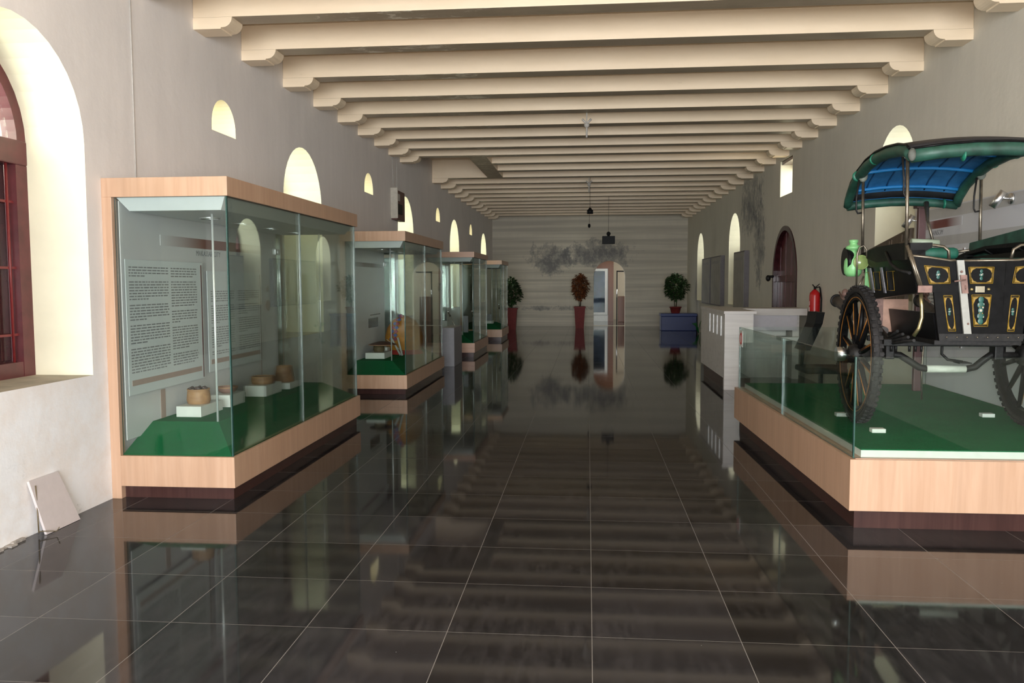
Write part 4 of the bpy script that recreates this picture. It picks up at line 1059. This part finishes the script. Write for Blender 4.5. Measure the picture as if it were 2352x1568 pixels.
for (ya, za), (yb, zb_) in zip(CY, CY[1:]):
    for i in range(nx):
        q = []
        for yy, zz in ((ya, za), (yb, zb_)):
            for t in (i/nx, (i+1)/nx):
                x = (2*t-1)*(cw(yy)-0.01); q.append(L(x, yy, zz+cam_(x, cw(yy))-0.018))
        b.face([q[0], q[1], q[3], q[2]], None, True)
bmesh.ops.remove_doubles(b.bm, verts=b.bm.verts[:], dist=1e-4)
lin = cb('blue_lining', b, M_BLUEC, cano)
def cz(y):
    for (a, za), (c_, zc_) in zip(CY, CY[1:]):
        if a <= y <= c_: return za+(zc_-za)*(y-a)/(c_-a)
    return CY[-1][1]
for yy in (-0.20, 0.22, 0.60, 0.86):
    b = MB(); b.tube([L(x*cw(yy)*0.98, yy, cz(yy)+cam_(x, 1)-0.028) for x in (-1, -0.75, -0.5, -0.25, 0, 0.25, 0.5, 0.75, 1)], 0.014, n=8); cb('cross_rib', b, M_BLUEC2, lin)
for x in (-0.30, -0.15, 0, 0.15, 0.30):
    b = MB(); b.tube([L(x, yy, cz(yy)+cam_(x, 0.45)-0.021) for yy in (-0.6, -0.4, -0.1, 0.15, 0.4, 0.62, 0.8, 0.9)], 0.006, n=6); cb('seam', b, simple('dark_blue_seam', (0.008, 0.045, 0.12), 0.5), lin)
side_y = [p[0] for p in CY]
for s_ in (-1, 1):
    b = MB(); b.tube([L(s_*(cw(yy)-0.005), yy, zz-0.045) for yy, zz in CY], [0.036, 0.038, 0.039, 0.038, 0.038, 0.039, 0.038, 0.037, 0.035, 0.033], n=12); cb('padded_edge', b, M_GREENV, cano)
    b = MB(); b.tube([L(s_*(cw(yy)+0.012), yy, zz+0.0) for yy, zz in CY], 0.008, n=6); cb('edge_piping', b, M_BLACK, cano)
for (yy, zz), r_ in ((CY[0], 0.042), (CY[-1], 0.034)):
    b = MB(); b.tube([L(x*cw(yy), yy, zz+cam_(x, 1)-0.045) for x in (-1, -0.6, -0.2, 0.2, 0.6, 1)], r_, n=12); cb('padded_edge', b, M_GREENV, cano)
    b = MB(); b.tube([L(x*cw(yy), yy-0.01, zz+cam_(x, 1)+0.0) for x in (-1, -0.6, -0.2, 0.2, 0.6, 1)], 0.009, n=6); cb('edge_piping', b, M_BLACK, cano)
for (x, yy) in ((-0.44, 0.15), (-0.44, 0.6), (0.44, 0.35), (0.44, 0.0), (-0.15, -0.66), (0.28, -0.66), (0.32, 0.95)):
    b = MB(); b.sphere(L(x, yy, cz(yy)-0.045), 0.040, n=12, sc=(1.02 if abs(x) > 0.4 else 0.3, 0.3 if abs(x) > 0.4 else 1.05, 1.0)); cb('tie_band', b, simple('bright_green_band', (0.01, 0.14, 0.085), 0.45, var=0.3), cano)
# canopy posts with hanging loops
for (x, y_, zb0, zt0) in ((-0.445, -0.56, 1.64, 2.35), (0.445, -0.56, 1.64, 2.35), (-0.41, 0.56, 1.67, 2.34), (0.44, 0.56, 1.65, 2.34)):
    b = MB(); b.tube([L(x+0.01, y_, zb0), L(x, y_, zt0)], 0.011, n=10); po = cb('canopy_post', b, M_IRON)
    b = MB(); xx = x-0.018 if y_ < 0 else x-0.045
    b.tube([L(x-0.03, y_, zt0-0.06), L(xx, y_, zt0-0.2), L(xx, y_, zt0-0.29), L(xx+0.012, y_, zt0-0.315), L(x, y_, zt0-0.31)], 0.007, n=8); cb('strap_loop', b, M_BLACKM, po)
    b = MB(); b.sphere(L(x, y_, zt0-0.03), 0.034, n=12, sc=(1, 1, 1.4)); cb('post_cap', b, simple('grey_green_cloth_knot', (0.17, 0.19, 0.16), 0.7, var=0.4, vscale=20), po)
b = MB(); b.tube([L(0.17, 0.90, 2.13), L(0.15, 0.80, 1.98), L(0.17, 0.72, 1.80)], [0.02, 0.012, 0.010], n=8); cb('front_stay', b, M_IRON)
for s_ in (-1, 1):
    b = MB(); b.sphere(L(s_*0.460, -0.69, 2.285), 0.024, n=14, sc=(1, 0.8, 1.7)); cb('corner_knot', b, simple('dusty_grey_knot', (0.085, 0.09, 0.078), 0.7, var=0.4, vscale=20), cano)
# shafts
for s_ in (-1, 1):
    b = MB(); b.tube([L(s_*0.33, 0.2, 1.14), L(s_*0.34, 0.6, 1.17), L(s_*0.34, 1.0, 1.22), L(s_*0.34, 1.3, 1.285), L(s_*0.35, 1.5, 1.33)], [0.03, 0.034, 0.038, 0.042, 0.046], n=14); sh = cb('shaft', b, simple('worn_brown_black_wood', (0.06, 0.05, 0.045), 0.45, var=0.5, vscale=12))
    b = MB(); b.torus(L(s_*0.35, 1.51, 1.333), 0.046, 0.012, 'Y', n=24, k=8); b.sphere(L(s_*0.35, 1.5, 1.333), 0.04, n=12, sc=(1, 0.4, 1)); cb('shaft_ferrule', b, M_BLACKM, sh)
    b = MB(); b.tube([L(s_*0.345, 1.45, 1.41), L(s_*0.34, 1.38, 1.36), L(s_*0.335, 1.3, 1.34)], 0.008, n=6); b.sphere(L(s_*0.33, 1.32, 1.40), 0.03, n=8, sc=(1, 1, 1.3)); b.tube([L(s_*0.33, 1.32, 1.40), L(s_*0.30, 1.2, 1.35), L(s_*0.29, 1.1, 1.33)], 0.008, n=6); cb('harness_hook', b, M_RUST, sh)
    b = MB(); b.tube([L(s_*0.33, 1.35, 1.26), L(s_*0.33, 1.33, 1.0), L(s_*0.31, 1.30, 0.75), L(s_*0.31, 1.28, 0.49)], 0.008, n=6); cb('prop_leg', b, M_IRON, sh)
# wheel chocks
for (x, y_, lab) in ((1.955, 5.74, 'small white chock on the near side of the left carriage wheel'), (1.92, 6.42, 'small white chock on the far side of the left carriage wheel'), (2.99, 6.46, 'small white chock beside the right carriage wheel')):
    b = MB(); b.box((x-0.045, y_-0.03, 0.4845), (x+0.045, y_+0.03, 0.512), None, 0.003); tag(b.build('wheel_chock', M_WHITE), lab, 'chock', 'white wheel chocks')
# lantern on the left front corner
ln = thing('lantern_body', (0, 0, 0), None, None, local=True); ln.parent = CR
for k_ in ('label', 'category'): 
    if k_ in ln: del ln[k_]
ln.name = 'carriage_lantern'
lxx, lyy = -0.50, 0.42
b = MB(); b.lathe([(0.105, 0.0), (0.11, 0.02), (0.10, 0.045), (0.075, 0.06)], L(lxx-0.055, lyy+0.05, 1.655), 'X', n=28); cb('reflector', b, M_BLACK, ln)
b = MB(); b.lathe([(0.001, -0.085), (0.045, -0.085), (0.062, -0.06), (0.066, -0.02), (0.062, 0.035), (0.045, 0.065), (0.028, 0.082), (0.026, 0.105), (0.045, 0.118), (0.056, 0.128), (0.052, 0.142), (0.030, 0.152), (0.027, 0.166), (0.033, 0.172), (0.034, 0.190), (0.001, 0.194)], L(lxx-0.005, lyy, 1.625), 'Z', n=30, smooth=True); cb('lamp_case', b, M_MINT, ln)
b = MB(); b.lathe([(0.052, 0.03), (0.055, -0.012), (0.050, -0.02), (0.001, -0.026)], L(lxx+0.035, lyy-0.055, 1.645), 'Y', n=26); b.torus(L(lxx+0.035, lyy-0.074, 1.645), 0.052, 0.004, 'Y', n=26, k=6); cb('lens', b, simple('yellow_green_lens', (0.22, 0.30, 0.10), 0.15, var=0.2), ln)
b = MB(); b.tube([L(lxx+0.0, lyy-0.09, 1.45), L(lxx+0.0, lyy-0.09, 1.70), L(lxx+0.015, lyy-0.09, 1.755), L(lxx+0.045, lyy-0.09, 1.77), L(lxx+0.065, lyy-0.09, 1.74), L(lxx+0.07, lyy-0.09, 1.68)], 0.007, n=8); b.tube([L(lxx+0.005, lyy-0.09, 1.44), L(lxx+0.05, lyy-0.09, 1.54)], 0.007, n=8); cb('wire_guard', b, M_IRON, ln)
b = MB(); b.prism([(lxx+0.08, 1.63-ZG), (lxx+0.13, 1.63-ZG), (lxx+0.14, 1.50-ZG), (lxx+0.16, 1.47-ZG), (lxx+0.14, 1.42-ZG), (lxx+0.075, 1.44-ZG)], 'Y', lyy-0.03, lyy-0.02); cb('mudguard_plate', b, M_MINT, ln)

# maroon post, right wall exhibition panel
b = MB(); b.box((3.02, 7.95, 0.485), (3.085, 8.0, 2.19), None, 0.004); b.box((2.995, 7.93, 2.17), (3.11, 8.02, 2.21)); tag(b.build('maroon_post', simple('brownish_maroon', (0.085, 0.035, 0.035), 0.4)), 'thin maroon wooden post standing behind the carriage', 'post')
rp_ = thing('exhibition_panel', (3.37, 7.0, 0.484), 'large pale grey printed panel on the right wall behind the carriage', 'display panel')
b = MB(); b.box((3.355, 5.3, 0.485), (3.395, 8.90, 2.21)); bk = b.build('backing_board', simple('pale_grey_print', (0.60, 0.60, 0.63), 0.35, var=0.03, vscale=1.5), rp_)
xq = 3.3545
b = MB(); b.box((xq, 6.2, 2.10), (xq+0.001, 8.88, 2.20)); b.box((xq, 6.2, 1.84), (xq+0.001, 8.88, 1.93)); b.build('grey_band', simple('grey_band_print', (0.46, 0.45, 0.44), 0.4, var=0.03), bk)
strip4 = gradient_strip('maroon_gradient_print_4', 'Y', 7.84, 8.75, (0.17, 0.04, 0.035), (0.60, 0.60, 0.63))
b = MB(); b.box((xq-0.001, 7.84, 2.01), (xq, 8.75, 2.088)); b.build('title_band', strip4, bk)
lettering(bk, 'HANSOM', (xq-0.001, 8.52, 1.948), (PI/2, 0, -PI/2), 0.066, M_TEXT, 0.25)
b = MB(); b.box((xq-0.012, 7.75, 0.9), (xq-0.002, 8.75, 1.80)); tp = b.build('text_panel', simple('pale_poster_grey', (0.70, 0.69, 0.69), 0.4, var=0.02), rp_)
text_block(tp, xq-0.0125, 7.84, 8.68, 1.72, 0.95, 0.034, 77, M_TEXT)
b = MB(); b.box((xq-0.013, 7.765, 0.9), (xq-0.011, 7.775, 1.80)); b.build('maroon_rule', M_MAROON, tp)
b = MB()
for (ya, yb, za, zb_) in ((7.38, 7.50, 1.68, 1.78), (7.12, 7.30, 1.69, 1.79), (7.16, 7.50, 1.55, 1.62), (7.42, 7.52, 1.40, 1.55), (7.20, 7.36, 1.42, 1.52)):
    b.box((xq-0.002, ya, za), (xq, yb, zb_))
b.build('photo_print', simple('sepia_photo', (0.16, 0.14, 0.14), 0.4, var=0.7, vscale=14), bk)
def wall_spot(y, z, lab):
    r = thing('wall_spotlight', (3.355, y, z), lab, 'spotlight', 'steel wall spotlights')
    b = MB(); b.lathe([(0.045, 0), (0.045, -0.012), (0.01, -0.016)], (3.3545, y, z), 'X', n=24); b.build('rosette', M_CHROME, r)
    b = MB(); b.tube([(3.345, y, z), (3.28, y, z+0.005)], 0.007, n=8); b.build('arm', M_CHROME, r)
    b = MB(); p0, p1 = Vector((3.215, y+0.02, z-0.065)), Vector((3.285, y-0.02, z+0.055)); b.tube([p0, p1], 0.030, n=18); b.build('lamp_can', M_CHROME, r)
wall_spot(6.97, 2.155, 'steel cylinder spotlight on the panel at the right edge')
wall_spot(8.82, 2.115, 'steel wall spotlight half hidden behind the canopy post')
# slatted board leaning in the window niche
b = MB()
b.hexa([(3.30, 9.05, 1.05), (3.34, 9.05, 1.05), (3.34, 10.35, 1.05), (3.30, 10.35, 1.05), (3.355, 9.05, 2.06), (3.395, 9.05, 2.06), (3.395, 10.35, 1.88), (3.355, 10.35, 1.88)])
gb = tag(b.build('carved_board', simple('dark_brown_board', (0.085, 0.06, 0.04), 0.5, var=0.3)), 'dark brown panelled board standing across the window behind the carriage', 'board')
b = MB()
for y in (9.25, 9.55, 9.62, 9.95, 10.02):
    z1 = 2.06-(y-9.05)*0.138; b.hexa([(3.296, y, 1.06), (3.304, y, 1.06), (3.304, y+0.02, 1.06), (3.296, y+0.02, 1.06), (3.347, y, z1-0.03), (3.36, y, z1-0.03), (3.36, y+0.02, z1-0.03), (3.347, y+0.02, z1-0.03)])
for z in (1.93, 1.75):
    x = 3.30+(z-1.05)*0.055; b.hexa([(x-0.006, 9.06, z), (x+0.02, 9.06, z), (x+0.02, 10.33, z-0.16), (x-0.006, 10.33, z-0.16), (x-0.006, 9.06, z+0.02), (x+0.02, 9.06, z+0.02), (x+0.02, 10.33, z-0.14), (x-0.006, 10.33, z-0.14)])
b.build('batten', simple('brown_batten', (0.15, 0.11, 0.075), 0.5), gb)

# ------------------------------------------------------------------ reception counter, extinguisher
ct = thing('reception_counter', (2.4, 12.8, 0), 'whitewashed L shaped reception counter behind the pedestal', 'counter')
b = MB(); b.box((1.93, 11.78, 0), (2.27, 13.95, 0.16)); b.build('plinth', M_PLINTH, ct)
b = MB(); b.box((1.90, 11.72, 0.0), (2.12, 11.79, 1.06)); b.box((1.90, 11.79, 0.16), (2.12, 14.1, 1.06)); b.box((2.12, 11.72, 0.66), (2.29, 14.1, 1.06)); b.build('front_body', M_WHITEWOOD, ct)
b = MB(); b.box((1.885, 11.70, 1.06), (2.33, 14.12, 1.10), None, 0.003); b.build('worktop', M_WHITEWOOD, ct)
for k in range(4):
    b = MB(); y = 11.98+k*0.36; b.box((1.885, y, 0.74), (1.90, y+0.12, 1.02), None, 0.003); b.build('white_slat', simple('glossy_white', (0.9, 0.9, 0.9), 0.25), ct)
dk = thing('reception_desk', (2.85, 13.2, 0), 'white desk running from the counter to the right wall', 'desk')
b = MB(); b.box((2.33, 12.98, 0.99), (3.34, 13.7, 1.095), None, 0.003); b.build('worktop', M_WHITEWOOD, dk)
b = MB(); b.box((2.34, 13.02, 0.76), (3.20, 13.06, 0.99)); b.build('apron', simple('pale_lilac_panel', (0.55, 0.52, 0.56), 0.5, var=0.03), dk)
b = MB(); b.box((2.34, 13.3, 0.0), (3.10, 13.36, 0.76)); b.build('modesty_panel', M_WHITEWOOD, dk)
b = MB(); b.box((3.15, 13.1, 0), (3.25, 13.6, 0.99)); b.build('side_panel', M_WHITEWOOD, dk)
b = MB(); b.box((2.95, 12.95, 0.60), (3.24, 13.3, 0.66), None, 0.01); b.build('keyboard_shelf', M_WHITE, dk)
ex = thing('fire_extinguisher', (3.30, 12.5, 0.86), 'red fire extinguisher hung on the right wall', 'fire extinguisher')
b = MB(); b.lathe([(0.05, 0.0), (0.073, 0.012), (0.075, 0.05), (0.075, 0.42), (0.068, 0.46), (0.035, 0.495), (0.02, 0.51)], (3.315, 12.5, 0.88), n=28); b.build('cylinder', M_RED, ex)
b = MB(); b.box((3.236, 12.47, 1.16), (3.2405, 12.53, 1.22)); b.box((3.236, 12.465, 1.0), (3.2405, 12.535, 1.13)); b.build('label_plate', simple('pale_red_label', (0.75, 0.55, 0.52), 0.4, var=0.3, vscale=60), ex)
b = MB(); b.tube([(3.315, 12.5, 1.39), (3.315, 12.5, 1.43)], 0.018, n=12); b.tube([(3.315, 12.5, 1.42), (3.27, 12.46, 1.46)], 0.008, n=8); b.tube([(3.32, 12.5, 1.41), (3.375, 12.46, 1.43)], 0.008, n=8); b.tube([(3.32, 12.49, 1.42), (3.37, 12.46, 1.47)], 0.007, n=8); b.build('valve_lever', M_BLKM if False else M_BLACKM, ex)
b = MB(); b.tube([(3.375, 12.46, 1.42), (3.39, 12.42, 1.25), (3.385, 12.42, 1.0), (3.38, 12.42, 0.85)], 0.011, n=8); b.build('hose', M_BLK, ex)
# black chair behind the glass
chr_ = thing('office_chair', (2.75, 9.75, 0), 'black curved chair standing behind the carriage pedestal', 'chair')
b = MB()
pr = [(2.545, 9.95, 0.70), (2.60, 9.9, 0.86), (2.655, 9.86, 1.02), (2.675, 9.85, 1.15)]
for p, q in zip(pr, pr[1:]):
    wq = 0.045
    b.hexa([(p[0]-wq, p[1]-0.04, p[2]), (p[0]+wq, p[1]-0.04, p[2]), (p[0]+wq, p[1]+0.34, p[2]), (p[0]-wq, p[1]+0.34, p[2]),
            (q[0]-wq, q[1]-0.04, q[2]), (q[0]+wq, q[1]-0.04, q[2]), (q[0]+wq, q[1]+0.34, q[2]), (q[0]-wq, q[1]+0.34, q[2])])
b.build('backrest', M_BLK, chr_)
b = MB(); b.box((2.50, 9.75, 0.44), (2.98, 10.25, 0.51), None, 0.02); b.build('seat', M_BLK, chr_)
b = MB(); b.tube([(2.53, 10.05, 0.48), (2.55, 10.05, 0.75)], 0.02, n=8); b.build('back_support', M_BLACKM, chr_)
b = MB(); b.tube([(2.74, 10.0, 0.08), (2.74, 10.0, 0.45)], 0.025, n=10); b.build('gas_column', M_BLACKM, chr_)
for k in range(5):
    a = 2*PI*k/5+0.3; b = MB(); b.tube([(2.74, 10.0, 0.09), (2.74+0.26*math.cos(a), 10.0+0.26*math.sin(a), 0.06)], [0.022, 0.014], n=8); b.sphere((2.74+0.26*math.cos(a), 10.0+0.26*math.sin(a), 0.03), 0.03, n=10); b.build('leg', M_BLK, chr_)

# grey boards along the right wall
for (y0, y1, lab) in ((17.95, 19.25, 'tall grey board on the right wall, nearest to the mouldy patch'), (21.1, 22.75, 'tall grey board on the right wall, middle one of three'), (22.92, 24.5, 'tall grey board on the right wall, farthest of three')):
    r = thing('grey_notice_board', (XR-0.06, (y0+y1)/2, 0.9), lab, 'notice board', 'grey boards on the right wall')
    b = MB(); b.box((XR-0.10, y0, 0.90), (XR-0.001, y1, 2.17), None, 0.004); b.build('case', M_STONED, r)
    b = MB(); b.box((XR-0.106, y0+0.03, 0.93), (XR-0.099, y1-0.03, 2.14)); b.build('board_face', M_STONE, r)
    b = MB(); b.box((XR-0.109, y0+0.12, 1.98), (XR-0.105, y1-0.12, 2.05)); b.build('title_strip', simple('pale_grey_strip', (0.30, 0.28, 0.27), 0.5), r)

# ------------------------------------------------------------------ plants
def plant(name, label, o, potf, height, rad, nleaf, leafm, seed, stems, zlow, shape=1.0, leaf=0.09):
    r = thing(name, o, label, 'potted plant'); rnd = random.Random(seed)
    pot_top = potf(r, o)
    b = MB()
    tips = []
    for k in range(stems):
        a = 2*PI*k/stems+rnd.random(); dx, dy = 0.05*math.cos(a), 0.05*math.sin(a)
        top = (o[0]+dx*3, o[1]+dy*3, pot_top+height*0.8)
        b.tube([(o[0]+dx*0.5, o[1]+dy*0.5, pot_top-0.02), (o[0]+dx*1.5, o[1]+dy*1.5, pot_top+height*0.4), top], [0.014, 0.010, 0.005], n=6)
        for j in range(5):
            z = pot_top+height*(zlow+0.1+0.13*j); aa = rnd.uniform(0, 2*PI); b.tube([(o[0]+dx*1.5, o[1]+dy*1.5, z), (o[0]+rad*0.6*math.cos(aa), o[1]+rad*0.6*math.sin(aa), z+0.08)], [0.006, 0.003], n=5)
    b.build('stems', M_STEM, r)
    b = MB()
    cz_ = pot_top+height*(zlow+1)/2; hz = height*(1-zlow)/2
    for k in range(nleaf):
        while True:
            u, v, w_ = (rnd.uniform(-1, 1) for _ in range(3))
            d = u*u+v*v+w_*w_
            if 0.12 < d < 1 and rnd.random() < 0.35+0.65*d: break
        taper = 1-0.35*max(0, w_)*shape
        lump = 1+0.18*math.sin(5*u+3*w_+seed)
        c_ = Vector((o[0]+u*rad*taper*lump, o[1]+v*rad*taper*lump, cz_+w_*hz))
        dirv = Vector((u, v, rnd.uniform(-0.6, 0.4))); dirv.normalize()
        sd = dirv.cross(Vector((rnd.uniform(-.4, .4), rnd.uniform(-.4, .4), 1))).normalized(); s_ = leaf*rnd.uniform(0.7, 1.25)
        up_ = sd.cross(dirv)
        pts = [c_, c_+dirv*s_*0.4+sd*s_*0.32+up_*s_*0.05, c_+dirv*s_-up_*s_*0.18, c_+dirv*s_*0.4-sd*s_*0.32+up_*s_*0.05]
        mid = c_+dirv*s_*0.45-up_*s_*0.04
        b.face([pts[0], pts[1], mid]); b.face([pts[1], pts[2], mid]); b.face([pts[2], pts[3], mid]); b.face([pts[3], pts[0], mid])
    b.build('foliage', leafm, r, fixn=False)
    return r
def tall_pot(w0, w1, h):
    def f(r, o):
        b = MB(); b.frustum((o[0]-w0/2, o[0]+w0/2, o[1]-w0/2, o[1]+w0/2), o[2], (o[0]-w1/2, o[0]+w1/2, o[1]-w1/2, o[1]+w1/2), o[2]+h)
        b.box((o[0]-w1/2-0.015, o[1]-w1/2-0.015, o[2]+h-0.05), (o[0]+w1/2+0.015, o[1]+w1/2+0.015, o[2]+h-0.005))
        b.build('planter', M_POTRED, r)
        b = MB(); b.box((o[0]-w1/2+0.02, o[1]-w1/2+0.02, o[2]+h-0.004), (o[0]+w1/2-0.02, o[1]+w1/2-0.02, o[2]+h+0.004)); b.build('soil', M_SOIL, r)
        return o[2]+h
    return f
plant('potted_plant', 'russet leaved plant in a tall dark red planter left of the end arch', (-0.262, 27.5, 0), tall_pot(0.27, 0.36, 0.72), 1.08, 0.26, 950, M_LEAFA, 3, 3, 0.18, 1.0, 0.105)
plant('potted_plant', 'green plant in a tall red planter beside the farthest showcase', (-2.44, 26.5, 0), tall_pot(0.27, 0.36, 0.70), 0.98, 0.30, 950, M_LEAFG, 5, 3, 0.08, 1.0, 0.105)
bx = thing('blue_box', (2.83, 26.3, 0), 'large blue plastic box on the floor by the right wall', 'box')
b = MB(); b.box((2.28, 26.02, 0), (3.36, 26.6, 0.45), None, 0.015); b.build('body', M_BLUE, bx)
b = MB(); b.box((2.26, 26.0, 0.45), (3.38, 26.62, 0.535), None, 0.012); b.build('lid', simple('blue_lid', (0.02, 0.045, 0.19), 0.4), bx)
def round_pot(r, o):
    b = MB(); b.lathe([(0.13, 0), (0.17, 0.17), (0.19, 0.175), (0.19, 0.205), (0.165, 0.205), (0.16, 0.18), (0.001, 0.18)], o, n=26, caps=False); b.build('planter', M_POTRED, r)
    return o[2]+0.18
plant('potted_plant', 'bushy green plant in a round red pot standing on the blue box', (2.74, 26.3, 0.536), round_pot, 1.06, 0.36, 1300, M_LEAFG, 9, 4, 0.22, 0.8, 0.105)
r = thing('green_leafy_plant', (3.2, 24.6, 0), 'few broad green leaves low on the floor beside the blue box', 'plant')
b = MB()
for (dx, dz, l_) in ((-0.10, 0.28, 0.3), (0.02, 0.34, 0.3), (0.06, 0.2, 0.25), (-0.05, 0.15, 0.28)):
    p0 = Vector((3.25, 24.6, 0.0)); p1 = Vector((3.25+dx, 24.5, dz)); p2 = p1+Vector((dx*1.3, -0.02, 0.02))
    b.face([p0, p1+Vector((0.02, 0, 0.05)), p2, p1-Vector((0.02, 0, 0.05))])
b.build('foliage', simple('bright_green_leaf', (0.01, 0.12, 0.03), 0.4), r, fixn=False)

# ------------------------------------------------------------------ things hung from the ceiling
hs_ = thing('hanging_speaker', (0.54, 22.0, 2.5), 'black box speaker hung on a wire before the end arch', 'speaker')
b = MB(); b.box((0.375, 21.9, 2.515), (0.705, 22.1, 2.715), None, 0.006); b.build('body', M_BLK, hs_)
b = MB(); b.sphere((0.54, 22.0, 2.78), 0.055); b.tube([(0.54, 22.0, 2.71), (0.54, 22.0, 2.78)], 0.035, n=10); b.build('ball_mount', M_BLK, hs_)
b = MB(); b.tube([(0.54, 22.0, 2.82), (0.54, 22.0, ZC)], 0.004, n=5); b.build('wire', M_BLK, hs_)
hl = thing('hanging_camera', (0.045, 18.3, 3.0), 'small black dome device hung between the ceiling beams', 'camera')
b = MB(); b.lathe([(0.068, 0), (0.068, 0.075), (0.04, 0.10), (0.02, 0.13), (0.001, 0.135)], (0.045, 18.3, 3.0), n=20); b.build('dome_body', M_BLK, hl)
b = MB(); b.tube([(0.045, 18.3, 3.13), (0.045, 18.3, ZC)], 0.004, n=5); b.build('wire', M_BLK, hl)
hl = thing('hanging_lamp_socket', (0.04, 26.0, 3.2), 'tiny dark lamp socket hanging far down the hall', 'lamp socket')
b = MB(); b.lathe([(0.02, 0), (0.045, 0.05), (0.03, 0.12)], (0.04, 26.0, 3.2), n=14); b.build('socket', M_BLK, hl)
b = MB(); b.tube([(0.04, 26.0, 3.32), (0.04, 26.0, ZC)], 0.004, n=5); b.build('wire', M_BLK, hl)
for (x, y, lab) in ((-0.02, 11.18, 'white ceiling bracket hanging under the beams, nearer one'), (0.02, 17.9, 'white ceiling bracket under the beams, farther one')):
    hk = thing('ceiling_bracket', (x, y, 3.42), lab, 'bracket', 'white ceiling brackets')
    s_ = 1.0
    b = MB(); b.tube([(x, y, 3.42), (x, y, 3.60)], 0.012, n=8); b.lathe([(0.02, 0), (0.035, 0.02), (0.035, 0.05), (0.02, 0.06)], (x, y, 3.55), n=12); b.build('stem', M_WIRE, hk)
    b = MB(); b.tube([(x, y, 3.60), (x-0.06, y, 3.66)], 0.014, n=8); b.tube([(x, y, 3.60), (x+0.06, y, 3.66)], 0.014, n=8); b.tube([(x, y, 3.60), (x, y, ZC)], 0.008, n=6); b.build('fork', M_WIRE, hk)

# clean helper keys
for o in bpy.data.objects:
    for k_ in ('_o', '_abs'):
        if k_ in o: del o[k_]
